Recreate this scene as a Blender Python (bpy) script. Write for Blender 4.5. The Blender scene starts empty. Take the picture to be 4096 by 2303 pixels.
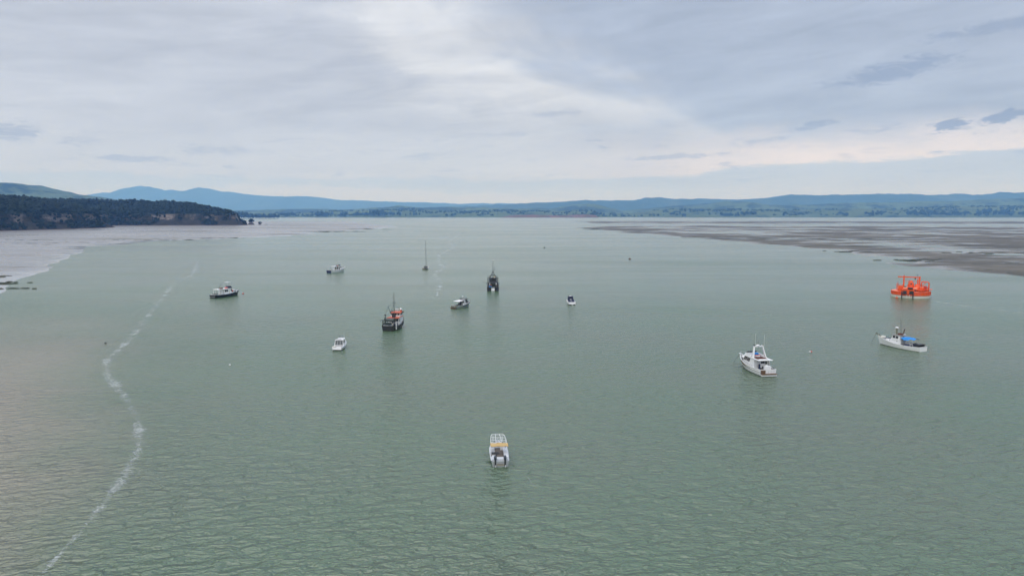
import bpy, math, random
import numpy as np
from mathutils import Vector, Matrix

random.seed(7)
rng = np.random.default_rng(7)
SC = bpy.context.scene
COL = SC.collection
R = math.radians

# ------------------------------------------------------------------ camera
cam_d = bpy.data.cameras.new('camera')
cam_d.sensor_width = 36.0
cam_d.lens = 25.71
cam_d.clip_start = 0.5
cam_d.clip_end = 90000
cam = bpy.data.objects.new('camera', cam_d)
COL.objects.link(cam)
cam.location = (0, 0, 32)
cam.rotation_euler = (R(90 - 5.775), 0, 0)
SC.camera = cam

# ------------------------------------------------------------------ node helpers
class N:
    """a tiny expression wrapper round shader sockets"""
    nt = None
    def __init__(self, s): self.s = s
    @staticmethod
    def m(op, *a, clamp=False):
        n = N.nt.nodes.new('ShaderNodeMath'); n.operation = op; n.use_clamp = clamp
        for i, x in enumerate(a):
            if isinstance(x, N): N.nt.links.new(x.s, n.inputs[i])
            else: n.inputs[i].default_value = float(x)
        return N(n.outputs[0])
    def __add__(s, o): return N.m('ADD', s, o)
    def __radd__(s, o): return N.m('ADD', o, s)
    def __sub__(s, o): return N.m('SUBTRACT', s, o)
    def __rsub__(s, o): return N.m('SUBTRACT', o, s)
    def __mul__(s, o): return N.m('MULTIPLY', s, o)
    def __rmul__(s, o): return N.m('MULTIPLY', o, s)
    def __truediv__(s, o): return N.m('DIVIDE', s, o)
    def __neg__(s): return N.m('MULTIPLY', s, -1)
def exp_(x): return N.m('EXPONENT', x)
def step(x, a, b):
    n = N.nt.nodes.new('ShaderNodeMapRange'); n.interpolation_type = 'SMOOTHSTEP'
    N.nt.links.new(x.s, n.inputs[0])
    n.inputs[1].default_value = a; n.inputs[2].default_value = b
    return N(n.outputs[0])
def sep(x):
    n = N.nt.nodes.new('ShaderNodeSeparateXYZ'); N.nt.links.new(x.s, n.inputs[0])
    return [N(o) for o in n.outputs]
def comb(*a):
    n = N.nt.nodes.new('ShaderNodeCombineXYZ')
    for i, x in enumerate(a):
        if isinstance(x, N): N.nt.links.new(x.s, n.inputs[i])
        else: n.inputs[i].default_value = float(x)
    return N(n.outputs[0])
def noise(v, scale, detail=4, rough=.55, dist=0.0):
    n = N.nt.nodes.new('ShaderNodeTexNoise')
    n.inputs['Scale'].default_value = scale; n.inputs['Detail'].default_value = detail
    n.inputs['Roughness'].default_value = rough; n.inputs['Distortion'].default_value = dist
    if v is not None: N.nt.links.new(v.s, n.inputs['Vector'])
    return N(n.outputs[0])
def mixc(f, a, b):
    n = N.nt.nodes.new('ShaderNodeMix'); n.data_type = 'RGBA'
    for k, x in ((0, f), (6, a), (7, b)):
        if isinstance(x, N): N.nt.links.new(x.s, n.inputs[k])
        elif k == 0: n.inputs[0].default_value = x
        else: n.inputs[k].default_value = (*x, 1)
    return N(n.outputs[2])
def scalec(c, f):
    n = N.nt.nodes.new('ShaderNodeVectorMath'); n.operation = 'SCALE'
    N.nt.links.new(c.s, n.inputs[0])
    if isinstance(f, N): N.nt.links.new(f.s, n.inputs[3])
    else: n.inputs[3].default_value = f
    return N(n.outputs[0])
def addc(a, b):
    n = N.nt.nodes.new('ShaderNodeVectorMath'); n.operation = 'ADD'
    N.nt.links.new(a.s, n.inputs[0]); N.nt.links.new(b.s, n.inputs[1])
    return N(n.outputs[0])

# ------------------------------------------------------------------ world: overcast sky
W = bpy.data.worlds.new('World'); SC.world = W; W.use_nodes = True
nt = W.node_tree; nt.nodes.clear(); N.nt = nt
SUN_EL, SUN_AZ = 50.0, 205.0        # azimuth clockwise from +Y
sky = nt.nodes.new('ShaderNodeTexSky'); sky.sky_type = 'NISHITA'; sky.sun_disc = False
sky.sun_elevation = R(SUN_EL); sky.sun_rotation = R(SUN_AZ)
sky.air_density = 1.0; sky.dust_density = 2.0
tc = nt.nodes.new('ShaderNodeTexCoord')
D = N(tc.outputs['Generated'])
dx, dy, dz = sep(D)
el = N.m('ARCSINE', dz) * 57.29578
az = N.m('ARCTAN2', dx, dy) * 57.29578
up = N.m('MAXIMUM', dz, 0.0) + 0.10
P = comb(dx / up, dy / up, 0.0)                      # cloud deck seen in perspective
deck = noise(comb(dx / up * 0.55, dy / up, 0.3), 0.75, 4, .5, .4)
AE = comb(az * 0.05, el * 0.16, 0.0)
fine = noise(AE, 2.6, 5, .62, .3)
streak = noise(comb(az * .045 + el * .05, el * .30 - az * .035, 4.0), 2.2, 6, .60, .5)      # wind-drawn streaks slanting across the deck
veil = noise(comb(az * .05, el * .12 + az * .015, 11.0), 1.6, 5, .55, .6)
# two cloud sheets meeting in a bright seam, lavender grey to the left, bluer to the right
seam = az - (17.0 - el * 1.30) + (veil - .5) * 34 + (streak - .5) * 9
right = step(seam, -7, 9)
c = mixc(right, (0.535, 0.575, 0.66), (0.425, 0.485, 0.605))
seamglow = exp_(-(seam + 5.0) * (seam + 5.0) / 42.0) * step(el, 4, 11)
c = mixc(seamglow * .62, c, (0.82, 0.845, 0.89))
shade = 1.0 + (deck - .5) * .42 + (streak - .5) * .54 + (fine - .5) * .22
c = scalec(c, shade * (1.0 + step(el, 11, 50) * .95))          # an overcast sky is brightest overhead
# lighter, slightly warm air under the cloud deck, then the grey bank on the horizon
ripple = (fine - .5) * 3.0 + (streak - .5) * 2.0
low = 1.0 - step(el + ripple, 3.6, 7.0)
c = mixc(low * (.50 + step(az, 8, 22) * .42), c, mixc(step(az, -4, 20), (0.66, 0.72, 0.83), (0.90, 0.845, 0.86)))
edge = noise(comb(az * .10, el * .5, 2.0), 2.0, 6, .65)
bank_top = 2.7 + step(az, 10, 21) * 1.05 + step(az, 20, 40) * .5 + (edge - .5) * 1.7
bank = 1.0 - step(el - bank_top, -.22, .16)
c = mixc(bank * .88, c, scalec(mixc(step(el, .5, 3.2), (0.63, 0.70, 0.84), (0.475, 0.565, 0.71)), 1.0 + (streak - .5) * .3))
# separate ragged scud clouds
rag = noise(comb(az * .55 + el * .25, el * 1.7 - az * .10, 3.0), 1.5, 8, .70, .7)
def scud(a0, e0, sa, se, tilt, thr=.5, soft=.12, amt=.6):
    u = az - a0
    v = (el - e0) - u * tilt
    g = exp_(-(u * u / (sa * sa) + v * v / (se * se)))
    return step(g * .75 + (rag - .5) * 1.7, thr, thr + soft * 2.6) * amt
dark = scud(27.0, 9.6, 4.6, .90, .15, .28, .17, .66)
for s_ in ((33.0, 11.8, 6.0, .6, .11, .34, .15, .50), (30.6, 5.85, 1.5, .55, .10, .34, .10, .85), (33.6, 6.2, 2.4, .45, .16, .34, .10, .85),
           (22.3, 6.3, 1.8, .36, .18, .38, .12, .55), (-34.0, 5.2, 2.6, .75, 0, .36, .16, .52), (-30.2, 4.75, 2.0, .5, 0, .40, .16, .36),
           (-21.4, 4.55, 5.0, .55, 0, .40, .18, .40), (-6.9, 4.45, 2.0, .40, .03, .40, .16, .28), (3.2, 7.65, 3.0, .38, .03, .36, .18, .34),
           (-27.0, 3.75, 3.6, .34, 0, .40, .12, .42), (12.5, 4.3, 4.6, .26, .04, .34, .12, .42), (18.5, 5.3, 3.0, .28, .08, .40, .12, .35)):
    dark = N.m('MAXIMUM', dark, scud(*s_))
wisp = step(noise(comb(az * .30 + el * .2, el * 1.5 - az * .03, 21.0), 1.3, 6, .66, .4), .56, .72) * step(el, 1.6, 3.2) * (1.0 - step(el, 5.0, 8.0)) * .42
dark = N.m('MAXIMUM', dark, wisp)
c = mixc(dark, c, (0.25, 0.305, 0.435))
# pale cumulus lying on the ranges
cum = noise(comb(az * .16, el * .55, 9.0), 2.0, 6, .6)
cu = step(cum - (el - 1.9) * .42 - N.m('ABSOLUTE', az + 15.0) * .022, .30, .44) * step(el, .3, 1.2)
c = mixc(cu * .55, c, (0.68, 0.72, 0.80))
skycol = N(sky.outputs[0])
final = addc(scalec(c, 10.0 * .93), scalec(skycol, .07))
bg = nt.nodes.new('ShaderNodeBackground'); bg.inputs[1].default_value = 0.10
nt.links.new(final.s, bg.inputs[0])
wo = nt.nodes.new('ShaderNodeOutputWorld'); nt.links.new(bg.outputs[0], wo.inputs[0])
W.cycles.sampling_method = 'MANUAL'; W.cycles.sample_map_resolution = 1024

sun_d = bpy.data.lights.new('sun', 'SUN'); sun_d.energy = 1.5; sun_d.angle = R(80); sun_d.color = (1.0, .98, .955)
sun = bpy.data.objects.new('sun', sun_d); COL.objects.link(sun)
sd = Vector((math.sin(R(SUN_AZ)) * math.cos(R(SUN_EL)), math.cos(R(SUN_AZ)) * math.cos(R(SUN_EL)), math.sin(R(SUN_EL))))
sun.rotation_euler = sd.to_track_quat('Z', 'Y').to_euler()

SC.view_settings.view_transform = 'Standard'; SC.view_settings.look = 'None'
SC.view_settings.exposure = 0.10; SC.view_settings.gamma = 1.0; SC.view_settings.use_curve_mapping = False
SC.render.engine = 'CYCLES'
SC.cycles.max_bounces = 6; SC.cycles.volume_bounces = 1; SC.cycles.transparent_max_bounces = 12
SC.cycles.caustics_reflective = False; SC.cycles.caustics_refractive = False
SC.cycles.use_denoising = True
SC.cycles.denoiser = 'OPENIMAGEDENOISE'; SC.cycles.denoising_input_passes = 'RGB_ALBEDO_NORMAL'; SC.cycles.denoising_prefilter = 'ACCURATE'
SC.cycles.sample_clamp_indirect = 4.0

# ------------------------------------------------------------------ mesh helpers
def link(name, me, parent=None, mat=None):
    o = bpy.data.objects.new(name, me); COL.objects.link(o)
    if parent: o.parent = parent
    if mat and me: 
        if not me.materials: me.materials.append(mat)
    return o
def tag(o, label=None, cat=None, group=None, kind=None):
    for k, v in (('label', label), ('category', cat), ('group', group), ('kind', kind)):
        if v: o[k] = v
    return o
def empty(name, loc, rz, label, cat, group=None):
    o = bpy.data.objects.new(name, None); COL.objects.link(o)
    o.location = loc; o.rotation_euler = (0, 0, rz); o.empty_display_size = .5
    return tag(o, label, cat, group)
def np_mesh(name, V, Fq, smooth=True):
    """V (n,3) array, Fq (m,k) array of faces with equal corner count"""
    me = bpy.data.meshes.new(name); V = np.asarray(V, np.float32); Fq = np.asarray(Fq, np.int32)
    k = Fq.shape[1]
    me.vertices.add(len(V)); me.vertices.foreach_set('co', V.ravel())
    me.loops.add(Fq.size); me.loops.foreach_set('vertex_index', Fq.ravel())
    me.polygons.add(len(Fq)); me.polygons.foreach_set('loop_start', np.arange(0, Fq.size, k, dtype=np.int32))
    me.polygons.foreach_set('use_smooth', np.full(len(Fq), smooth))
    me.update(calc_edges=True); me.validate()
    return me
def grid_faces(ni, nj):
    i, j = np.meshgrid(np.arange(ni - 1), np.arange(nj - 1), indexing='ij')
    a = (i * nj + j).ravel()
    return np.stack([a, a + nj, a + nj + 1, a + 1], 1)
def vnoise(x, y, seed=0):
    xi = np.floor(x).astype(np.int64); yi = np.floor(y).astype(np.int64)
    fx = x - xi; fy = y - yi
    fx = fx * fx * fx * (fx * (fx * 6 - 15) + 10); fy = fy * fy * fy * (fy * (fy * 6 - 15) + 10)
    def h(a, b):
        n = (a * 374761393 + b * 668265263 + seed * 1274126177) & 0xffffffff
        n = ((n ^ (n >> 13)) * 1274126177) & 0xffffffff
        n = ((n ^ (n >> 16)) * 2246822519) & 0xffffffff
        return ((n ^ (n >> 15)) & 0xffff) / 65535.0
    a, b, c_, d = h(xi, yi), h(xi + 1, yi), h(xi, yi + 1), h(xi + 1, yi + 1)
    return (a + (b - a) * fx) * (1 - fy) + (c_ + (d - c_) * fx) * fy
def fbm(x, y, seed=0, oct=5, gain=.5):
    s = 0; a = 1; t = 0
    for k in range(oct):
        s = s + a * vnoise(x * 2 ** k + k * 17.3, y * 2 ** k + k * 9.1, seed + k); t += a; a *= gain
    return s / t

# ------------------------------------------------------------------ materials
def new_mat(name):
    m = bpy.data.materials.new(name); m.use_nodes = True
    nt = m.node_tree; nt.nodes.clear(); N.nt = nt
    out = nt.nodes.new('ShaderNodeOutputMaterial')
    p = nt.nodes.new('ShaderNodeBsdfPrincipled')
    nt.links.new(p.outputs[0], out.inputs[0])
    return m, nt, p, out
def plug(p, nm, x):
    if isinstance(x, N): N.nt.links.new(x.s, p.inputs[nm])
    elif isinstance(x, (tuple, list)): p.inputs[nm].default_value = (*x, 1) if len(x) == 3 else x
    else: p.inputs[nm].default_value = x
def geo_pos():
    g = N.nt.nodes.new('ShaderNodeNewGeometry'); return N(g.outputs['Position']), g
def bump(p, h, strength, dist):
    b = N.nt.nodes.new('ShaderNodeBump'); b.inputs['Strength'].default_value = strength; b.inputs['Distance'].default_value = dist
    N.nt.links.new(h.s, b.inputs['Height']); N.nt.links.new(b.outputs[0], p.inputs['Normal'])
    return b
M = {}
def paint(name, col, rough=.45, dirt=.25, dirtcol=(.22, .17, .12), metal=0.0, scale=2.5):
    m, nt, p, o = new_mat(name)
    tcn = nt.nodes.new('ShaderNodeTexCoord'); v = N(tcn.outputs['Object'])
    x, y, z = sep(v)
    n1 = noise(v, scale, 5, .6); n2 = noise(comb(x * 5, y * 5, z * .7), scale, 4, .6)   # blotches and runs
    k = step(n1 * .5 + n2 * .5, .50, .72) * dirt
    k2 = 1.0 + (n1 - .5) * .16
    plug(p, 'Base Color', mixc(k, scalec(mixc(0.0, col, col), k2), dirtcol))
    plug(p, 'Roughness', rough + (n2 - .5) * .15); plug(p, 'Metallic', metal)
    M[name] = m
    return m
paint('white_paint', (.80, .80, .81), .35, .16, (.45, .40, .34))
paint('pale_grey', (.60, .62, .66), .45, .25, (.3, .28, .26))
paint('cockpit_brown', (.15, .125, .11), .8, .4, (.08, .065, .06))
paint('cream_paint', (.66, .64, .58), .45, .30, (.30, .24, .18))
paint('grey_white', (.58, .59, .60), .5, .25, (.3, .28, .25))
paint('black_paint', (.012, .013, .015), .4, .25, (.06, .05, .045))
paint('dark_green_black', (.012, .022, .020), .35, .2, (.05, .05, .04))
paint('navy', (.010, .020, .075), .4, .15, (.05, .06, .09))
paint('navy_canvas', (.010, .015, .045), .8, .2, (.03, .03, .05))
paint('bright_blue', (.012, .22, .62), .6, .2, (.02, .12, .32))
paint('blue_bin', (.03, .26, .62), .5, .2, (.05, .12, .25))
paint('orange', (.74, .092, .014), .55, .6, (.34, .06, .025))
paint('orange_light', (.86, .26, .14), .55, .3, (.6, .14, .05))
paint('roof_salmon', (.56, .115, .055), .6, .4, (.30, .08, .05))
paint('rust_brown', (.11, .035, .022), .7, .4, (.05, .025, .02))
paint('red', (.42, .03, .025), .5, .3, (.2, .03, .02))
paint('wood', (.13, .075, .04), .65, .4, (.05, .035, .025))
paint('pale_wood', (.42, .34, .22), .7, .4, (.2, .15, .10))
paint('canvas_tan', (.52, .35, .14), .8, .25, (.40, .25, .10))
paint('white_canvas', (.78, .76, .78), .8, .1)
paint('aluminium', (.50, .52, .54), .42, .25, (.25, .25, .25), .55)
paint('grey_green', (.30, .34, .33), .45, .3, (.16, .17, .16))
paint('deck_grey', (.27, .26, .25), .75, .35, (.14, .12, .11))
paint('dark_deck', (.055, .055, .06), .7, .3, (.03, .03, .03))
paint('rubber', (.018, .018, .02), .6, .2, (.05, .05, .05))
paint('net', (.020, .030, .026), .95, .5, (.05, .06, .05), 0, 8)
paint('drum_grey', (.09, .11, .105), .7, .5, (.05, .045, .04))
paint('weathered', (.17, .17, .12), .7, .5, (.06, .07, .04))
paint('dark_metal', (.022, .024, .028), .5, .3, (.06, .04, .03))
paint('steel', (.42, .43, .44), .35, .15, (.2, .18, .16), .7)
paint('motor_grey', (.045, .055, .075), .3, .1, (.03, .03, .03))
paint('buoy_pink', (.62, .13, .12), .5, .3, (.4, .1, .1))
paint('buoy_brown', (.10, .045, .025), .7, .4, (.03, .03, .02))
paint('skin_rope', (.34, .30, .24), .9, .3, (.2, .16, .12))
def glass(name, col=(.012, .015, .02)):
    m, nt, p, o = new_mat(name)
    plug(p, 'Base Color', col); plug(p, 'Roughness', .06); plug(p, 'IOR', 1.5)
    M[name] = m
glass('glass'); glass('glass_grey', (.06, .075, .085)); glass('glass_brown', (.035, .018, .016))

# ------------------------------------------------------------------ water
m, nt, p, o = new_mat('harbour_water')
pos, g = geo_pos(); X, Y, Z = sep(pos)
big = noise(pos, .006, 2, .55); mid = noise(pos, .03, 3, .55)
# suspended silt on the western side of the tide line, clear green in the channel
silt = step(-X - (9.0 + Y * .47) + (big - .5) * 40 + (mid - .5) * 30, -8, 26) * (1.0 - step(Y, 60, 270))
green = mixc(step(mid * .6 + big * .4, .35, .66), (.056, .114, .048), (.074, .112, .056))
col = mixc(silt * .85, green, (.30, .222, .165))
plug(p, 'Base Color', col)
slick = step(noise(comb(X * .25 + Y * .05, Y, 0.0), .012, 3, .6), .40, .66)
far_ = step(Y, 260, 800)
plug(p, 'Roughness', .20 + slick * .08 - far_ * .06); plug(p, 'IOR', 1.95)
def rot(a):
    ca, sa = math.cos(R(a)), math.sin(R(a)); return X * ca + Y * sa, Y * ca - X * sa
a1, b1 = rot(17); a2, b2 = rot(-9); a3, b3 = rot(28)
warp = (noise(pos, .05, 1, .5) - .5) * 5.0
w1 = noise(comb(a1 * .50 + warp * .4, b1 + warp * .2, 0.0), .78, 2, .45, .6)        # wind waves, crests across the channel
w2 = noise(comb(a2 * .60, b2, 3.0), 1.75, 2, .5, .5)
w3 = noise(comb(a3 * .75, b3, 8.0), 3.6, 1, .5, .3)
calm = 1.0 - step(Y, 75, 340) * .88                                  # the upper harbour lies calmer
gust = (.22 + noise(comb(X * .6 + Y * .2, Y, 0.0), .022, 3, .6) * 1.55) * calm
h = (w1 * 1.6 + w2 * .66 + w3 * .13) * gust
bump(p, h, 1.0, .86)
M['water'] = m
ys = np.concatenate([[-6000, -2000, -400], np.linspace(-100, 500, 13), [800, 1500, 3000, 6000, 10000, 19000, 31000]])
xs = np.concatenate([[-26000, -8000, -3000, -1200], np.linspace(-500, 500, 11), [1200, 3000, 8000, 26000]])
gx, gy = np.meshgrid(xs, ys, indexing='ij')
wat = link('water', np_mesh('water', np.stack([gx.ravel(), gy.ravel(), gx.ravel() * 0], 1), grid_faces(len(xs), len(ys))), None, m)
tag(wat, kind='structure')

# ------------------------------------------------------------------ mud flats: low banks that rise just through the water, so pools stay between
def mud_mat(name, c1, c2, weed, r0, r1, wet):
    m, nt, p, o = new_mat(name)
    pos, g = geo_pos(); X, Y, Z = sep(pos)
    a = noise(comb(X * .35, Y, 0.0), .02, 6, .62, .3); b = noise(pos, .12, 5, .6); d = noise(comb(X * .4, Y, 5.0), .006, 5, .55)
    c = mixc(step(a * .65 + b * .35, .38, .62), c1, c2)
    wd = step(d * .55 + a * .3 + b * .15, .50, .60)
    c = mixc(wd * .8, c, weed)
    plug(p, 'Base Color', c)
    dry = step(Z + (b - .5) * .12, .05, .30)
    plug(p, 'Roughness', r0 + dry * (r1 - r0) + wd * .15); plug(p, 'IOR', 1.33); plug(p, 'Specular IOR Level', wet)
    bump(p, a * .4 + b * .4, .35, .12)
    M[name] = m
    return m
mm_l = mud_mat('mud_left', (.19, .182, .180), (.27, .258, .252), (.09, .085, .06), .08, .28, .6)
mm_r = mud_mat('mud_right', (.060, .054, .040), (.140, .122, .096), (.026, .032, .020), .16, .60, .4)
def flat(name, edge, side, far_y, mat, amp, bias, seed, wfun, bands=False):
    ey = np.array([e[1] for e in edge], float); ex = np.array([e[0] for e in edge], float)
    ni, nj = 420, 330
    y = np.geomspace(ey[0], far_y, ni)
    q = np.linspace(0, 1, nj) ** 1.6
    xb = np.interp(y, ey, ex)
    wob = (fbm(y / 90, y * 0, seed, 4) - .5) * 2
    xb = xb + wob * (8 + y * .022)
    wid = wfun(y)
    gx = xb[:, None] + side * (q[None, :] * wid[:, None] - 25)
    gy = np.repeat(y[:, None], nj, 1)
    d = (gx - xb[:, None]) * side
    end = np.clip((far_y - gy) / 250, 0, 1)
    start = np.clip((gy - ey[0] + 0) / 25, 0, 1)
    n = fbm(gx / 130, gy / 105, seed + 5, 6, .55) - .5
    n2 = fbm(gx / 30, gy / 20, seed + 9, 4, .5) - .5
    z = np.clip(d / 22, -1, 1.6) * .15 + bias + n * amp + n2 * amp * (.85 if bands else .5)
    z = z + np.clip((d - 120) / 500, 0, 1) * .05 + (.12 * np.exp(-((d - 35) / 45) ** 2) if bands else 0)
    z = np.where(d < 0, d * .02 + n * .1, z) 
    if bands:
        yw = gy * (1 + (fbm(gx / 420, gy / 420, seed + 40, 4) - .5) * .22)
        z = z + np.interp(yw, [0, 1850, 2020, 2420, 2560, 3150, 3400, 9000], [0, 0, -.30, -.30, .02, .02, -.6, -.6])
    z = z * end - (1 - end) * .3
    z = z * start - (1 - start) * .3
    me = np_mesh(name, np.stack([gx.ravel(), gy.ravel(), z.ravel()], 1), grid_faces(ni, nj) if side > 0 else grid_faces(ni, nj)[:, ::-1])
    return tag(link(name, me, None, mat), kind='structure')
flat('mudflat_left', [(-190, 262), (-210, 298), (-244, 364), (-327, 528), (-411, 722), (-426, 884), (-357, 956), (-313, 1318), (-285, 1603), (-300, 1915), (-480, 2500), (-700, 3300)],
     -1, 3300, mm_l, .34, .02, 3, lambda y: 330 + y * .46)
flat('mudflat_right', [(300, 300), (259, 368), (250, 454), (276, 665), (248, 988), (187, 1262), (158, 1695), (330, 2300), (250, 3200), (150, 5200)],
     1, 4200, mm_r, .95, -.07, 11, lambda y: 250 + y * .90, True)

# dark eelgrass beds on the flats
m, nt, p, o = new_mat('eelgrass')
pos, g = geo_pos()
n_ = noise(pos, .5, 5, .65)
plug(p, 'Base Color', mixc(step(n_, .35, .65), (.012, .018, .008), (.040, .046, .018))); plug(p, 'Roughness', .8)
bump(p, noise(pos, 2.5, 4, .7), 1.0, .15)
V, Fc = [], []
def bed(x, y, rx, ry, seed):
    r2 = random.Random(seed); k = 22; b0 = len(V)
    V.append((x, y, .42))
    for ring, (rr, zz) in enumerate(((.45, .40), (.8, .33), (1.0, .05))):
        for i in range(k):
            a = i / k * 2 * math.pi
            q = rr * (1 + .30 * math.sin(a * 3 + seed) + .22 * math.sin(a * 7 + seed * 2) + r2.uniform(-.16, .16))
            V.append((x + math.cos(a) * rx * q, y + math.sin(a) * ry * q, zz + r2.uniform(-.05, .05) * (ring < 2)))
    for i in range(k):
        j = (i + 1) % k
        Fc.append((b0, b0 + 1 + i, b0 + 1 + j))
        for ring in range(2):
            a0 = b0 + 1 + ring * k; a1_ = a0 + k
            Fc.append((a0 + i, a1_ + i, a1_ + j)); Fc.append((a0 + i, a1_ + j, a0 + j))
rr = random.Random(5)
for cx, cy, n_, sx, sy, s0 in ((322, 462, 26, 40, 14, 2.2), (290, 400, 26, 26, 9, 2.0), (284, 505, 18, 22, 10, 2), (352, 430, 26, 34, 10, 2.2), (284, 620, 10, 24, 12, 2), (257, 1010, 12, 28, 14, 3), (172, 1560, 14, 20, 60, 6), (420, 600, 24, 70, 18, 2.4),
                              (-405, 960, 26, 46, 24, 3.4), (-330, 1330, 24, 50, 40, 5), (-450, 905, 20, 60, 16, 3), (-500, 800, 14, 60, 30, 2.6), (-262, 372, 6, 12, 6, 1.6), (-232, 340, 6, 14, 4, 1.5), (-212, 312, 4, 9, 2, 1.5), (-620, 900, 14, 70, 20, 3), (-305, 1560, 14, 34, 50, 5)):
    for i in range(n_):
        s = s0 * rr.uniform(.35, 1.4)
        bed(cx + rr.gauss(0, sx * .6), cy + rr.gauss(0, sy * .6), s * rr.uniform(.9, 2.4), s * rr.uniform(.4, 1.0), rr.random() * 50)
tag(link('eelgrass', np_mesh('eelgrass', V, Fc), None, m), 'dark green eelgrass beds lying on the wet mud', 'eelgrass', kind='stuff')

# ------------------------------------------------------------------ foam lines on the tide boundary
def foam_mat(name, amount):
  global U, Vv
  m, nt, p, o = new_mat(name)
  tcn = nt.nodes.new('ShaderNodeUVMap'); uv = N(tcn.outputs[0]); U, Vv, _ = sep(uv)
  pos, g = geo_pos()
  X, Y, Z = sep(pos)
  ra = noise(comb(X * .8 + Y * .35, Y * .9, 0.0), 1.9, 7, .78, 1.6); rb = noise(comb(X, Y * .7, 4.0), .22, 4, .6)
  rc = noise(comb(X, Y, 9.0), .06, 3, .5)
  across = exp_(-(Vv * Vv) * 3.6)
  alpha = step(ra * .62 + rb * .38 + across * .20 + (rc - .5) * .14 - .15, .50, .66) * step(across, .02, .55) * amount
  plug(p, 'Base Color', (.62, .66, .66)); plug(p, 'Roughness', .75); plug(p, 'Alpha', alpha)
  M[name] = m
foam_mat('foam', .50); foam_mat('far_foam', .55)
def foam(name, pts, width, label, n=160, mat='foam'):
    pts = np.array(pts, float); seg = np.r_[0, np.cumsum(np.hypot(*np.diff(pts, axis=0).T))]
    t = np.linspace(0, 1, n); s = t * seg[-1]
    # gentle Catmull smoothing by averaging
    c_ = np.stack([np.interp(s, seg, pts[:, k]) for k in (0, 1)], 1)
    for _ in range(6): c_[1:-1] = (c_[:-2] + 2 * c_[1:-1] + c_[2:]) / 4
    tg = np.gradient(c_, axis=0); tg /= np.linalg.norm(tg, axis=1)[:, None]; nr = np.stack([-tg[:, 1], tg[:, 0]], 1)
    w = width(c_[:, 1]) if callable(width) else np.full(n, width)
    w = w * np.minimum(1, np.minimum(t, 1 - t) * 14 + .08)
    K = 5; vv = np.linspace(-1, 1, K)
    Vx = (c_[:, None, :] + nr[:, None, :] * (vv[None, :, None] * w[:, None, None])).reshape(-1, 2)
    me = np_mesh(name, np.c_[Vx, np.full(len(Vx), .012)], grid_faces(n, K))
    ul = me.uv_layers.new(name='UVMap'); idx = np.empty(len(me.loops), np.int32); me.loops.foreach_get('vertex_index', idx)
    UV = np.stack([np.repeat(s, K), np.tile(vv, n)], 1)[idx]
    ul.data.foreach_set('uv', UV.astype(np.float32).ravel())
    tag(link(name, me, None, M[mat]), label, 'foam', kind='stuff')
foam('foam_line', [(-40, 52), (-42, 62.1), (-43.6, 70.9), (-46.4, 82.7), (-50.2, 95.5), (-53.9, 103), (-59.2, 112.9), (-69.6, 128.3), (-81.8, 144.6), (-89.3, 158.8), (-98.7, 187.3), (-113.2, 223.7), (-128.6, 264.6), (-154.9, 332.6), (-169.8, 387.9), (-215, 500)],
     lambda y: 1.7 + y * .008, 'long lacy white foam line winding up the left side of the channel', 260)
foam('foam_line', [(-27, 270), (-31, 298), (-33, 345), (-42, 388), (-40, 440), (-49, 484), (-58, 580), (-55, 700), (-76, 884), (-78, 1050), (-92, 1262)], lambda y: 2.4 + y * .010, 'faint foam line drifting up the middle of the channel past the yacht', 160, 'far_foam')
foam('foam_line', [(156, 270), (157.6, 258.7), (162.5, 246), (168, 232)], 3.0, 'pale foam patch trailing right of the orange buoy', 50)
foam('foam_line', [(1.9, 87.0), (2.3, 85.0), (2.6, 83.4)], .30, 'thin foam trace beside the stern of the nearest boat', 40)

# ------------------------------------------------------------------ terrain materials
def land_mat(name, pasture, pasture2, bush, bush_amt, sc):
    m, nt, p, o = new_mat(name)
    pos, g = geo_pos(); X, Y, Z = sep(pos)
    a = noise(comb(X, Y * .6, Z * 3.0), sc, 6, .62, .2); b = noise(pos, sc * 6, 5, .65); d = noise(pos, sc * .35, 3, .5)
    grass = mixc(step(d, .4, .62), pasture, pasture2)
    k = step(a * .6 + b * .35 + bush_amt, .50, .57)
    plug(p, 'Base Color', mixc(k, grass, mixc(b, bush, tuple(v * 1.7 for v in bush)))); plug(p, 'Roughness', .95); plug(p, 'Specular IOR Level', .1)
    return m
lm_far = land_mat('mountain_cover', (.055, .075, .05), (.045, .06, .04), (.028, .045, .032), .12, .0011)
lm_ridge = land_mat('ridge_cover', (.07, .09, .045), (.05, .07, .04), (.025, .042, .03), .10, .0016)
lm_mid = land_mat('hill_cover', (.085, .118, .05), (.062, .09, .042), (.012, .022, .016), .05, .0026)
lm_shore = land_mat('shore_cover', (.085, .112, .048), (.065, .092, .042), (.013, .024, .017), .0, .004)
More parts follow.
